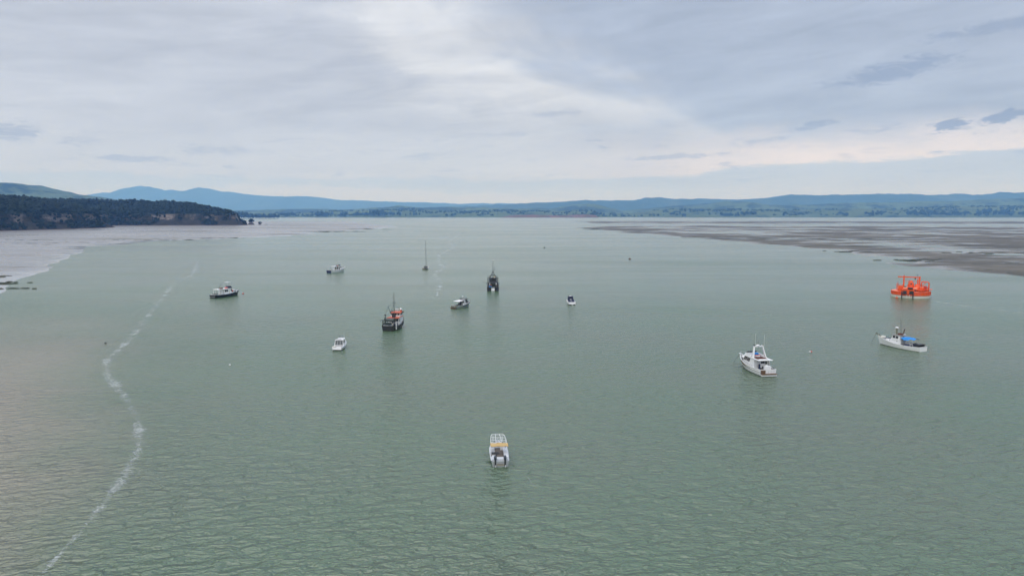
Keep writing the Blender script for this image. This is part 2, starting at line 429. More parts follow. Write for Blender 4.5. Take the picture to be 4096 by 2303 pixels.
def hills(name, sil, D, y0, y1, mat, rough, seed, nx=360, ny=46, xr=None, bellp=1.2, shore=None):
    """sil: ridge line (x, z) in metres along the crest at depth D"""
    sx = np.array([a for a, b in sil], float); sz = np.array([b for a, b in sil], float)
    x = np.linspace(xr[0], xr[1], nx) if xr else np.linspace(sx[0], sx[-1], nx)
    y = np.linspace(y0, y1, ny)
    gx, gy = np.meshgrid(x, y, indexing='ij')
    crest = D + (fbm(gx / 1400, gx * 0, seed + 2, 3) - .5) * (y1 - y0) * .18
    t = np.where(gy < crest, (gy - y0) / np.maximum(crest - y0, 1), (y1 - gy) / np.maximum(y1 - crest, 1))
    t = np.clip(t, 0, 1)
    bell = (np.sin(t * math.pi / 2)) ** bellp
    hz = np.interp(gx, sx, sz)
    n = fbm(gx / rough[1], gy / rough[1], seed, 6, .52)
    rid = 1 - np.abs(fbm(gx / rough[1] * .8, gy / rough[1] * .8, seed + 30, 5) - .5) * 2.6
    z = hz * bell * (1 - .34 * (1 - t) * (rid < 2) * (1 - rid)) + (n - .5) * rough[0] * np.minimum(1, t * 4) + (fbm(gx / (rough[1] / 5), gy / (rough[1] / 5), seed + 60, 4) - .5) * rough[2]
    z = np.where(t <= 0, -2, np.maximum(z, -2))
    me = np_mesh(name, np.stack([gx.ravel(), gy.ravel(), z.ravel()], 1), grid_faces(nx, ny))
    tag(link(name, me, None, mat), kind='structure')
    return gx, gy, z
F_, CX_, PIT = 1839.0, 1287.5, 538.0
def S(pts, D):
    """survey of a skyline: (bearing mark, skyline mark) pairs taken from the viewpoint, turned into metres at depth D"""
    return [((a - CX_) / F_ * D, 32 + (PIT - b) / F_ * D) for a, b in pts]
far = [(-900, 500), (0, 492), (150, 495), (215, 493), (258, 486), (295, 488), (322, 481.8), (354, 473), (369, 475), (378, 469.5), (388, 477), (400, 482.5), (408, 477.5), (427, 483), (456, 479.5), (478, 487.5), (497, 477.5), (521, 473), (550, 480.3), (577, 483), (617, 487), (640, 493), (690, 495), (735, 497), (757, 494), (793, 497), (848, 503), (922, 506), (995, 509), (1068, 510), (1141, 512), (1251, 512), (1390, 514), (1700, 514), (2600, 505), (3400, 500)]
hills('far_mountains', S(far, 23000), 23000, 19500, 29500, lm_far, (40, 1500, 60), 21, 1100, 40)
rdg = [(600, 540), (1100, 522), (1300, 514), (1380, 510), (1446, 505.6), (1460, 504), (1520, 506), (1591, 505), (1617, 499.5), (1648, 498), (1690, 502), (1762, 501), (1820, 504), (1884, 502.5), (1928, 498), (1981, 490.7), (2050, 492), (2104, 490.7), (2200, 490), (2275, 487), (2324, 491), (2400, 490), (2410, 487), (2420, 490), (2467, 490.7), (2500, 487), (2507, 483), (2515, 487), (2533, 487), (2575, 485), (2900, 480), (3300, 490)]
hills('ridge_hills', S(rdg, 14000), 14000, 12300, 17000, lm_ridge, (36, 700, 36), 33, 1000, 36)
lh = [(-1200, 500), (-500, 478), (-200, 468), (0, 464.5), (46, 461.6), (75, 462), (113, 475), (140, 485), (160, 484), (193, 488.4), (225, 494), (300, 515), (420, 540)]
hills('bush_hill', S(lh, 6500), 6500, 5200, 8600, lm_mid, (22, 300, 22), 44, 500, 36)
midl = [(-300, 530), (400, 534), (620, 531), (760, 526), (860, 529), (960, 523), (1010, 519), (1060, 523), (1150, 521), (1250, 524), (1380, 526), (1440, 516), (1478, 513), (1510, 519), (1560, 530), (1620, 526), (1687, 519), (1760, 514), (1819, 508), (1862, 506.5), (1920, 516), (2000, 517), (2104, 511), (2235, 509), (2367, 506.5), (2454, 503), (2575, 499), (2900, 490), (3300, 500)]
hills('wooded_hills', S(midl, 9800), 9800, 8500, 11500, lm_mid, (26, 360, 24), 55, 1000, 40)
shl = [(-300, 541), (500, 541), (640, 538), (760, 536), (850, 532), (960, 530), (1030, 526), (1090, 531), (1180, 533), (1290, 530), (1400, 532), (1470, 528), (1510, 537), (1580, 538), (1640, 531), (1700, 527), (1780, 530), (1860, 527), (1960, 529), (2060, 527), (2200, 526), (2330, 524), (2450, 520), (2575, 516), (2900, 512), (3300, 518)]
sg = hills('shore_hills', S(shl, 7600), 7600, 6950, 8300, lm_shore, (30, 210, 10), 66, 760, 40, None, .9)
low_ = [(1260, 546), (1290, 541), (1340, 540), (1390, 541.5), (1430, 541), (1470, 539.5), (1496, 541), (1503, 546)]
m_red = land_mat('bank_cover', (.16, .085, .06), (.11, .075, .05), (.022, .034, .022), -.01, .02)
hills('low_bank', S(low_, 6500), 6500, 6420, 6640, m_red, (4, 60, 3), 77, 160, 14)

# ------------------------------------------------------------------ trees
def ico():
    t = (1 + 5 ** .5) / 2
    v = np.array([(-1, t, 0), (1, t, 0), (-1, -t, 0), (1, -t, 0), (0, -1, t), (0, 1, t), (0, -1, -t), (0, 1, -t), (t, 0, -1), (t, 0, 1), (-t, 0, -1), (-t, 0, 1)], float)
    v /= np.linalg.norm(v[0])
    f = np.array([(0, 11, 5), (0, 5, 1), (0, 1, 7), (0, 7, 10), (0, 10, 11), (1, 5, 9), (5, 11, 4), (11, 10, 2), (10, 7, 6), (7, 1, 8), (3, 9, 4), (3, 4, 2), (3, 2, 6), (3, 6, 8), (3, 8, 9), (4, 9, 5), (2, 4, 11), (6, 2, 10), (8, 6, 7), (9, 8, 1)])
    return v, f
IV, IF = ico()
def lumps(C, Rr, squash, jit=.28):
    """many jittered leaf lumps joined into one array mesh; C centres (n,3), Rr radii (n,)"""
    n = len(C)
    ang = rng.uniform(0, 2 * math.pi, n); ca, sa = np.cos(ang), np.sin(ang)
    v = IV[None] * (1 + rng.uniform(-jit, jit, (n, 12, 1)))
    x = v[..., 0] * ca[:, None] - v[..., 1] * sa[:, None]; y = v[..., 0] * sa[:, None] + v[..., 1] * ca[:, None]
    v = np.stack([x, y, v[..., 2] * squash], 2) * Rr[:, None, None] + C[:, None, :]
    f = IF[None] + (np.arange(n) * 12)[:, None, None]
    return v.reshape(-1, 3), f.reshape(-1, 3)
def leaf_mat(name, c1, c2, sc):
    m, nt, p, o = new_mat(name)
    pos, g = geo_pos(); rnd = N(g.outputs['Random Per Island'])
    n1 = noise(pos, sc, 4, .65)
    plug(p, 'Base Color', mixc(step(rnd * .6 + n1 * .4, .2, .8), c1, c2)); plug(p, 'Roughness', .9); plug(p, 'Specular IOR Level', .15)
    M[name] = m
    return m
leaf_mat('forest_leaves', (.005, .009, .007), (.020, .029, .016), .03)
leaf_mat('shore_leaves', (.010, .022, .018), (.024, .040, .026), .05)
paint('bark', (.06, .05, .04), .9, .3, (.03, .03, .02))

# headland: rises from the flats in a talus foot, a pale broken cliff and a bush-covered back
coast = np.array([(-960, 900), (-945, 1050), (-943, 1235), (-941, 1348), (-932, 1447), (-921, 1561), (-922, 1671), (-932, 1725), (-985, 1790), (-1060, 1880), (-1085, 1945), (-1040, 1985), (-964, 2003), (-859, 2012), (-780, 2024), (-752, 2040), (-745, 2064), (-765, 2130), (-850, 2250), (-1000, 2400), (-1500, 2650), (-2300, 2650), (-2300, 900)], float)
def sdist(px, py):
    best = np.full(px.shape, 1e18); inside = np.zeros(px.shape, bool)
    n = len(coast)
    for i in range(n):
        a, b = coast[i], coast[(i + 1) % n]
        d = b - a; t = np.clip(((px - a[0]) * d[0] + (py - a[1]) * d[1]) / (d @ d), 0, 1)
        best = np.minimum(best, (px - a[0] - t * d[0]) ** 2 + (py - a[1] - t * d[1]) ** 2)
        cr = (a[1] > py) != (b[1] > py)
        inside ^= cr & (px < (b[0] - a[0]) * (py - a[1]) / (b[1] - a[1] + 1e-12) + a[0])
    return np.where(inside, 1, -1) * np.sqrt(best)
def head_z(px, py):
    w = (fbm(px / 60, py / 60, 5, 4) - .5) * 30
    d = sdist(px, py) 
    dd = d + w * np.clip(d / 20, 0, 1) * .8
    top = 50 + 14 * fbm(px / 260, py / 260, 8, 3) + np.clip((1750 - py) / 500, 0, 1) * 4 - np.clip((px + 860) / 120, 0, 1) * 10
    z = np.interp(dd, [-40, -2, 0, 10, 24, 30, 55, 110, 200, 330, 480], [-2, -.6, .25, 6, 16, 33, 41, 54, 66, 69, 70]) * np.where(dd > 30, top / 57, 1)
    z = z + np.where(dd > 6, (fbm(px / 22, py / 22, 15, 4) - .5) * 6, (fbm(px / 22, py / 22, 15, 4) - .5) * 1.0 * (dd > 0))
    saddle = np.exp(-(((px + 1120) / 90) ** 2 + ((py - 2030) / 110) ** 2))
    return np.where(z > 20, 20 + (z - 20) * (1 - .25 * saddle), z), d
hx = np.linspace(-1640, -715, 300); hy = np.linspace(980, 2480, 420)
gx, gy = np.meshgrid(hx, hy, indexing='ij')
hz, hd = head_z(gx, gy)
m, nt, p, o = new_mat('headland_ground')
pos, g = geo_pos(); X, Y, Z = sep(pos); nx_, ny_, nz_ = sep(N(g.outputs['True Normal']))
a = noise(comb(X, Y, Z * 2.5), .06, 6, .65); b = noise(pos, .4, 5, .65); strata = noise(comb(X * .05, Y * .05, Z), .45, 4, .6)
rock = mixc(step(strata * .6 + b * .4, .4, .62), (.075, .062, .050), (.26, .215, .18))
scrub = mixc(step(b * .5 + a * .5, .4, .6), (.018, .017, .012), (.050, .042, .031))
floor_ = mixc(b, (.014, .022, .014), (.035, .045, .022))
bare = noise(comb(X, Y, Z * .6), .022, 4, .6)
cliff = step(nz_ + (a - .5) * .9, .62, .40) * step(bare, .44, .57)
cc = mixc(step(Z + (a - .5) * 16, 27, 36), mixc(cliff, scrub, rock), floor_)
plug(p, 'Base Color', mixc(step(Z, .5, 1.6), (.16, .11, .095), cc)); plug(p, 'Roughness', .92); plug(p, 'Specular IOR Level', .1)
bump(p, b, .6, 1.5)
head = link('headland', np_mesh('headland', np.stack([gx.ravel(), gy.ravel(), hz.ravel()], 1), grid_faces(300, 420)), None, m)
tag(head, kind='structure')
# bush on the headland: one mass of crowns
tx = rng.uniform(-1640, -715, 60000); ty = rng.uniform(980, 2420, 60000)
tz, td = head_z(tx, ty)
pick = fbm(tx / 38, ty / 38, 91, 3)
keep = ((td > 27) & (td < 300)) | ((td > 3) & (td <= 27) & (pick > .42))
tx, ty, tz, td = tx[keep], ty[keep], tz[keep], td[keep]
keep = rng.uniform(0, 1, len(tx)) < np.where(td > 140, .45, .95)
tx, ty, tz, td = tx[keep], ty[keep], tz[keep], td[keep]
n = len(tx); r = rng.uniform(2.2, 4.2, n) * rng.choice([.8, 1.0, 1.5], n, p=[.35, .45, .2]) * np.where(td < 27, .8, 1)
Cs, Rs = [], []
for k in range(3):
    off = rng.normal(0, .55, (n, 3)) * r[:, None] * (k > 0)
    Cs.append(np.stack([tx, ty, tz + r * .75], 1) + off * [1, 1, .7]); Rs.append(r * (.95 if k == 0 else .6))
V, Fc = lumps(np.concatenate(Cs), np.concatenate(Rs), .85)
tag(link('bush_canopy', np_mesh('bush_canopy', V, Fc, False), None, M['forest_leaves']), 'dense dark native bush covering the headland', 'bush', kind='stuff')

# stacks off the headland point
m, nt, p, o = new_mat('stack_rock')
pos, g = geo_pos(); plug(p, 'Base Color', mixc(noise(pos, .5, 5, .6), (.05, .042, .038), (.16, .13, .115))); plug(p, 'Roughness', .9)
M['rock'] = m
def rock_stack(x, y, rx, h_, seed, label, tree):
    root = empty('rock_stack', (x, y, 0), 0, label, 'rock', 'rocks off the headland point')
    k, nr = 14, 7; V = []; rr = random.Random(seed)
    for j in range(nr):
        t = j / (nr - 1)
        for i in range(k):
            a = i / k * 6.283
            q = rx * (1 - .75 * t ** 2) * (1 + rr.uniform(-.15, .15))
            V.append((math.cos(a) * q, math.sin(a) * q * .8, -1 + t * (h_ + 1)))
    Fq = [(j * k + i, j * k + (i + 1) % k, (j + 1) * k + (i + 1) % k, (j + 1) * k + i) for j in range(nr - 1) for i in range(k)]
    link('rock', np_mesh('rock', V, Fq, False), root, M['rock'])
    if tree:
        C_ = np.array([(rr.gauss(0, rx * .42), rr.gauss(0, rx * .4), h_ + rr.uniform(.3, rx * .8)) for _ in range(16)])
        Vv_, F2 = lumps(C_, np.array([rx * rr.uniform(.25, .45) for _ in range(16)]), .85)
        link('crown', np_mesh('crown', Vv_, F2, False), root, M['forest_leaves'])
rock_stack(-778, 2190, 9.5, 9, 1, 'tree-topped rock stack just off the headland point', True)
rock_stack(-752, 2190, 5, 4.5, 2, 'smaller bush-topped rock right of the tree-topped stack', True)
rock_stack(-735, 2195, 7, 1.6, 3, 'low bare rock ledge outermost off the headland point', False)

# trees along the far shore: a few shapes, each tree an object of its own
def tree_meshes(kind, seed):
    rr = random.Random(seed); g0 = np.random.default_rng(seed)
    C_, R_ = [], []
    if kind == 'round':
        for _ in range(60):
            u = g0.normal(0, 1, 3); u /= np.linalg.norm(u); q = g0.uniform(.35, 1) ** .5
            C_.append((u[0] * q * .42, u[1] * q * .42, .56 + u[2] * q * .34)); R_.append(g0.uniform(.10, .20))
    else:
        for _ in range(60):
            t = g0.uniform(.12, 1); q = (1 - t) * .34 + .06; a = g0.uniform(0, 6.28)
            C_.append((math.cos(a) * q * g0.uniform(.3, 1), math.sin(a) * q * g0.uniform(.3, 1), t * .92)); R_.append(g0.uniform(.07, .15))
    V, Fc = lumps(np.array(C_), np.array(R_), .9, .35)
    crown = np_mesh('crown', V, Fc, False); crown.materials.append(M['shore_leaves'])
    k = 7; Vt = [(math.cos(i / k * 6.28) * rr_, math.sin(i / k * 6.28) * rr_, z) for rr_, z in ((.045, -.06), (.030, .3), (.012, .75)) for i in range(k)]
    Ft = [(j * k + i, j * k + (i + 1) % k, (j + 1) * k + (i + 1) % k, (j + 1) * k + i) for j in range(2) for i in range(k)]
    trunk = np_mesh('trunk', Vt, Ft); trunk.materials.append(M['bark'])
    return trunk, crown
TM = [tree_meshes('round', 1), tree_meshes('round', 2), tree_meshes('round', 3), tree_meshes('pine', 4), tree_meshes('pine', 5)]
def shore_tree(x, y, z, h_, w, kind, label, group):
    root = empty('shore_tree', (x, y, z), random.uniform(0, 6.28), label, 'tree', group)
    root.scale = (h_ * w, h_ * w, h_)
    for nm, me in zip(('trunk', 'crown'), TM[kind]): link(nm, me, root)
def hz_at(x, y):
    gx, gy, z = sg
    i = np.clip(np.searchsorted(gx[:, 0], x), 1, gx.shape[0] - 1); j = np.clip(np.searchsorted(gy[0], y), 1, gx.shape[1] - 1)
    return max(0.0, float(z[i, j]))
rr = random.Random(12)
def clump(a0, a1, n_, h_, dep, label, group, kinds=(0, 1, 2), zf=None):
    for i in range(n_):
        a = a0 + (a1 - a0) * (i + .5 + rr.uniform(-.35, .35)) / n_
        y = dep + rr.uniform(-30, 60); x = (a - CX_) / F_ * y
        z = hz_at(x, y) if zf is None else zf
        shore_tree(x, y, z, h_ * rr.uniform(.75, 1.2), rr.uniform(.8, 1.35), rr.choice(kinds), label, group)
g1, g2, g3, g4 = 'trees just right of the headland', 'trees along the middle of the far shore', 'trees on the low red bank', 'trees along the right far shore'
l1 = 'dark tree on the near spit of far shore just right of the headland'
clump(600, 625, 4, 46, 5200, l1, g1, (0, 1), 0); clump(625, 702, 16, 30, 5200, l1, g1, (0, 1, 2), 0)
l2 = 'dark blue-green tree on the middle of the far shore, left of the red bank'
for a0, a1, k, h_ in ((712, 740, 4, 34), (740, 756, 2, 26), (762, 790, 3, 28), (796, 829, 6, 44), (858, 875, 3, 44), (886, 912, 4, 34), (912, 930, 3, 32), (930, 972, 7, 52), (978, 1010, 5, 30), (1020, 1060, 5, 26), (1120, 1150, 3, 24)):
    clump(a0, a1, k, h_, 7020, l2, g2, (0, 1, 2, 3))
l3 = 'dark tree on the low red bank in front of the far shore'
clump(1436, 1496, 9, 26, 6520, l3, g3, (0, 1), 6); clump(1300, 1330, 3, 16, 6520, l3, g3, (0, 1), 6)
l4 = 'dark blue-green tree on the right part of the far shore beyond the mudflat'
for a0, a1, k, h_ in ((1540, 1600, 5, 22), (1682, 1727, 6, 28), (1806, 1896, 12, 34), (1960, 1985, 3, 26), (2104, 2130, 4, 28), (2170, 2215, 6, 30), (2275, 2325, 8, 44), (2325, 2430, 14, 34), (2450, 2538, 12, 46), (2538, 2600, 6, 36)):
    clump(a0, a1, k, h_, 7020, l4, g4, (0, 1, 2, 4))
# scrub scattered over the shore hills, too small and many to tell apart
gxs, gys, zs = sg
nn = 2600
ii = rng.integers(2, gxs.shape[0] - 2, nn * 4); jj = rng.integers(3, gxs.shape[1] // 2 + 6, nn * 4)
pk = fbm(gxs[ii, jj] / 260, gys[ii, jj] / 160, 71, 4)
kp = pk > .53; ii, jj = ii[kp][:nn], jj[kp][:nn]
C_ = np.stack([gxs[ii, jj] + rng.uniform(-12, 12, len(ii)), gys[ii, jj] + rng.uniform(-15, 15, len(ii)), zs[ii, jj] + 4], 1)
V, Fc = lumps(C_, rng.uniform(6, 15, len(ii)), .8)
tag(link('hill_scrub', np_mesh('hill_scrub', V, Fc, False), None, M['shore_leaves']), 'scattered dark scrub on the hills behind the far shore', 'scrub', kind='stuff')

# ------------------------------------------------------------------ haze
m = bpy.data.materials.new('haze'); m.use_nodes = True; nt = m.node_tree; nt.nodes.clear()
pv = nt.nodes.new('ShaderNodeVolumePrincipled'); mo = nt.nodes.new('ShaderNodeOutputMaterial')
pv.inputs['Color'].default_value = (.20, .46, 1.0, 1); pv.inputs['Density'].default_value = 7.2e-5
pv.inputs['Absorption Color'].default_value = (1, 1, 1, 1); pv.inputs['Anisotropy'].default_value = 0.0
nt.links.new(pv.outputs[0], mo.inputs['Volume'])
x0, x1, y0, y1, z0, z1 = -26100, 26100, -6100, 31100, -6, 1010
V = [(x, y, z) for z in (z0, z1) for y in (y0, y1) for x in (x0, x1)]
Fc = [(0, 2, 3, 1), (4, 5, 7, 6), (0, 1, 5, 4), (2, 6, 7, 3), (0, 4, 6, 2), (1, 3, 7, 5)]
hz_o = link('haze', np_mesh('haze', V, Fc, False), None, m)
tag(hz_o, kind='stuff')

# ------------------------------------------------------------------ boat building kit (local frame: +X bow, +Y port, Z up, origin amidships on the waterline)
class MB:
    def __init__(s): s.v = []; s.f = []
    def add(s, V, Fs):
        b = len(s.v); s.v += [tuple(p) for p in V]; s.f += [tuple(b + i for i in q) for q in Fs]; return s
    def box(s, c, d, rz=0.0, top=(1, 1), ry=0.0):
        V = []
        for z in (-.5, .5):
            k = top if z > 0 else (1, 1)
            for x, y in ((-.5, -.5), (.5, -.5), (.5, .5), (-.5, .5)):
                V.append(Vector((x * d[0] * k[0], y * d[1] * k[1], z * d[2])))
        Mx = Matrix.Rotation(rz, 3, 'Z') @ Matrix.Rotation(ry, 3, 'Y')
        return s.add([Mx @ p + Vector(c) for p in V], [(3, 2, 1, 0), (4, 5, 6, 7), (0, 1, 5, 4), (1, 2, 6, 5), (2, 3, 7, 6), (3, 0, 4, 7)])
    def tube(s, a, b, r, r2=None, n=6):
        a, b = Vector(a), Vector(b); d = (b - a).normalized(); r2 = r if r2 is None else r2
        u = d.orthogonal().normalized(); w = d.cross(u); V = []
        for p, q in ((a, r), (b, r2)):
            V += [p + (u * math.cos(i / n * 6.2832) + w * math.sin(i / n * 6.2832)) * q for i in range(n)]
        return s.add(V, [(i, (i + 1) % n, n + (i + 1) % n, n + i) for i in range(n)] + [tuple(range(n - 1, -1, -1)), tuple(range(n, 2 * n))])
    def path(s, pts, r, n=6):
        for a, b in zip(pts[:-1], pts[1:]): s.tube(a, b, r, None, n)
        return s
    def lathe(s, prof, c=(0, 0, 0), n=14, axis='Z', sc=(1, 1)):
        V = []
        for r, z in prof:
            for i in range(n):
                a = i / n * 6.2832; x, y = math.cos(a) * r * sc[0], math.sin(a) * r * sc[1]
                q = {'Z': (x, y, z), 'Y': (x, z, y), 'X': (z, x, y)}[axis]
                V.append((q[0] + c[0], q[1] + c[1], q[2] + c[2]))
        m_ = len(prof)
        return s.add(V, [(j * n + i, j * n + (i + 1) % n, (j + 1) * n + (i + 1) % n, (j + 1) * n + i) for j in range(m_ - 1) for i in range(n)]
                     + [tuple(range(n - 1, -1, -1)), tuple((m_ - 1) * n + i for i in range(n))])
    def poly(s, pts, t):
        """flat plate from a 3-D polygon, thickened by the vector t"""
        n = len(pts); t = Vector(t); V = [Vector(p) for p in pts] + [Vector(p) + t for p in pts]
        return s.add(V, [tuple(range(n - 1, -1, -1)), tuple(range(n, 2 * n))] + [(i, (i + 1) % n, n + (i + 1) % n, n + i) for i in range(n)])
    def build(s, name, mat, parent, smooth=False, label=None):
        me = bpy.data.meshes.new(name); me.from_pydata(s.v, [], s.f); me.validate()
        if smooth: me.polygons.foreach_set('use_smooth', [True] * len(me.polygons))
        o = link(name, me, parent, M[mat])
        if label: o['label'] = label
        return o
def boat(name, x, y, head, label, cat, roll=0.0):
    o = empty(name, (x, y, 0), R(90 - head), label, cat); o.rotation_euler.x = R(roll); return o

class Hull:
    def __init__(s, L, B, zs, zm, zb, tr=.86, wl=.86, rake=1.0, um=.45, pw=2.1, draft=.6, drop=.35, N_=26, tz=0.0):
        s.__dict__.update(locals())
    def hb(s, u):
        if u < s.um: return s.B / 2 * (s.tr + (1 - s.tr) * math.sin(math.pi / 2 * u / s.um))
        return s.B / 2 * max(0.012, 1 - ((u - s.um) / (1 - s.um)) ** s.pw) 
    def wb(s, u): return s.hb(u) * (s.wl - .22 * u ** 2.5)
    def zsh(s, u):
        a = s.zs; c_ = s.zb; m_ = s.zm; um = .45
        q = (m_ - a - (c_ - a) * um) / (um * um - um); l_ = (c_ - a) - q
        return a + l_ * u + q * u * u
    def pt(s, u, v, side, off=0.0):
        """v: 0 waterline .. 1 sheer"""
        v_ = v ** .8
        y = s.wb(u) + (s.hb(u) - s.wb(u)) * v_ + off
        x = -s.L / 2 + u * (s.L - s.rake * (1 - v)) - (1 - v) * 0 + s.tz * (1 - v) * (1 - u)
        return (x, side * y, s.zsh(u) * v)
    def sheer(s, u, side, off=0.0, dz=0.0):
        p = s.pt(u, 1, side, off); return (p[0], p[1], p[2] + dz)
    def build(s, root, hullmat, deckmat, rail=None, boot=None, transom=None, rub=None):
        mb = MB(); rows = []
        N_ = s.N_
        for i in range(N_ + 1):
            u = i / N_; st = []
            kx = -s.L / 2 + u * (s.L - s.rake * 1.25)
            st.append((kx, 0, -s.draft * (1 - u ** 5)))
            for sd in (1,):
                st.append((kx * .5 + s.pt(u, 0, 1)[0] * .5, s.wb(u) * .8, -s.draft * .55 * (1 - u ** 5)))
                for v in (0, .25, .5, .75, 1): st.append(s.pt(u, v, 1))
            rows.append(st)
        K = len(rows[0])
        for sd in (1, -1):
            V = [(x, y * sd, z) for st in rows for x, y, z in st]
            Fq = [(i * K + j, (i + 1) * K + j, (i + 1) * K + j + 1, i * K + j + 1) for i in range(N_) for j in range(K - 1)]
            mb.add(V, [q if sd > 0 else q[::-1] for q in Fq])
        h = mb.build('hull', hullmat, root, True)
        st = rows[0]
        pts = [(x - .004, y, z) for x, y, z in st] + [(x - .004, -y, z) for x, y, z in st[::-1][:-1]]
        MB().poly(pts, (-.03, 0, 0)).build('transom', transom or hullmat, root)
        # deck and inner bulwark
        d = MB(); V = []; 
        for i in range(N_ + 1):
            u = i / N_; z = s.zsh(u) - s.drop; w = max(.006, s.hb(u) - .07); x = s.pt(u, 1, 1)[0] - (.12 if i == N_ else 0) + (.03 if i == 0 else 0)
            V += [(x, w, z + s.drop - .01), (x, w, z), (x, 0, z + .03), (x, -w, z), (x, -w, z + s.drop - .01)]
        Fq = [(i * 5 + j, i * 5 + j + 1, (i + 1) * 5 + j + 1, (i + 1) * 5 + j) for i in range(N_) for j in range(4)] + [(0, 1, 2, 3, 4)]
        d.add(V, Fq).build('deck', deckmat, root)
        if rail:
            g_ = MB()
            for sd in (1, -1):
                V = []
                for i in range(N_ + 1):
                    u = i / N_; w = s.hb(u); x, _, z = s.pt(u, 1, 1)
                    V += [(x, sd * (w + .04), z + .05), (x, sd * max(0, w - .14), z + .05), (x, sd * max(0, w - .14), z - .03), (x, sd * (w + .04), z - .03)]
                Fq = [(i * 4 + j, i * 4 + (j + 1) % 4, (i + 1) * 4 + (j + 1) % 4, (i + 1) * 4 + j) for i in range(N_) for j in range(4)]
                g_.add(V, Fq)
            w = s.hb(0); z = s.zsh(0)
            g_.box((-s.L / 2 + .03, 0, z + .012), (.17, 2 * w - .3, .08))
            g_.build('gunwale', rail, root)
        def ribbon(v0, v1, off, name, mat, u0=0.0, u1=.985):
            b = MB(); n = 24
            for sd in (1, -1):
                V = []
                for i in range(n + 1):
                    u = u0 + (u1 - u0) * i / n
                    V += [s.pt(u, v0, sd, off), s.pt(u, v1, sd, off), s.pt(u, v1, sd, -.02), s.pt(u, v0, sd, -.02)]
                b.add(V, [(i * 4 + j, i * 4 + (j + 1) % 4, (i + 1) * 4 + (j + 1) % 4, (i + 1) * 4 + j) for i in range(n) for j in range(4)])
            b.build(name, mat, h)
        if boot: ribbon(0.0, boot[1], .012, 'waterline_stripe', boot[0])
        if rub: ribbon(rub[1], rub[2], .05, 'rubbing_strake', rub[0])
        return h

class Hexa:
    """raked deckhouse: bottom rectangle x0..x1, top rectangle t0..t1, half widths wb / wt, heights z0..z1"""
    def __init__(s, x0, x1, t0, t1, wb, wt, z0, z1, wf=None, wtf=None):
        wf = wb if wf is None else wf; wtf = wt if wtf is None else wtf
        s.c = [Vector(p) for p in ((x0, -wb, z0), (x1, -wf, z0), (x1, wf, z0), (x0, wb, z0), (t0, -wt, z1), (t1, -wtf, z1), (t1, wtf, z1), (t0, wt, z1))]
        c_ = s.c
        s.faces = {'back': (c_[3], c_[0], c_[4], c_[7]), 'front': (c_[1], c_[2], c_[6], c_[5]), 'right': (c_[0], c_[1], c_[5], c_[4]), 'left': (c_[2], c_[3], c_[7], c_[6]), 'top': (c_[4], c_[5], c_[6], c_[7])}
    def mb(s): return MB().add(s.c, [(3, 2, 1, 0), (4, 5, 6, 7), (0, 1, 5, 4), (1, 2, 6, 5), (2, 3, 7, 6), (3, 0, 4, 7)])
    def build(s, name, mat, root): return s.mb().build(name, mat, root)
    def at(s, face, u, v):
        a, b, c_, d = s.faces[face]; return (a * (1 - u) + b * u) * (1 - v) + (d * (1 - u) + c_ * u) * v
    def panel(s, face, u0, u1, v0, v1, mat, parent, name='window', t=.025, slant=0.0):
        p = [s.at(face, u0 + slant, v0), s.at(face, u1 + slant, v0), s.at(face, u1, v1), s.at(face, u0, v1)]
        n = (p[1] - p[0]).cross(p[3] - p[0]).normalized()
        ctr = sum(s.c, Vector()) / 8
        if n.dot(p[0] - ctr) < 0: n = -n
        return MB().poly([q - n * .01 for q in p], n * (t + .01)).build(name, mat, parent)
def rail_line(H, root, u0, u1, h_, n, mat, sides=(1, -1), bow=False, r=.022, name='guard_rail', inset=-.12):
    b = MB()
    for sd in sides:
        P_ = [Vector(H.sheer(u0 + (u1 - u0) * i / n, sd, inset)) for i in range(n + 1)]
        T_ = [p_ + Vector((0, 0, h_)) for p_ in P_]
        b.path(T_, r)
        for p_, t_ in zip(P_, T_): b.tube(p_, t_, r)
        if bow and sd == sides[0]: b.tube(T_[-1], (T_[-1].x, -T_[-1].y, T_[-1].z), r)
    return b.build(name, mat, root)
def whip(root, p, h_, mat='white_paint', r=.03, lean=(0, 0), name='antenna'):
    return MB().tube(p, (p[0] + lean[0], p[1] + lean[1], p[2] + h_), r, r * .6).build(name, mat, root)
def rope(root, pts, r=.025, mat='skin_rope', name='rope'): return MB().path(pts, r, 5).build(name, mat, root)

# ================================================================== 1 nearest boat: aluminium with open tube frame and tan awning
t = boat('open_boat', -1.76, 94.0, -4, 'nearest boat, grey aluminium with white tube frame, tan awning and two outboards', 'boat')
H = Hull(7.4, 2.4, .78, .85, 1.15, tr=.93, wl=.84, rake=.7, um=.5, pw=2.6, draft=.4, drop=.12)
H.build(t, 'aluminium', 'pale_grey', 'pale_grey', ('rubber', .22), 'aluminium')  # rubber-dark waterline stripe paints in the shade where hull meets water
MB().box((-3.66, 0, .06), (.10, 2.0, .34)).build('transom_contact_shade', 'rubber', t)  # dark strip standing in for contact shade under the transom
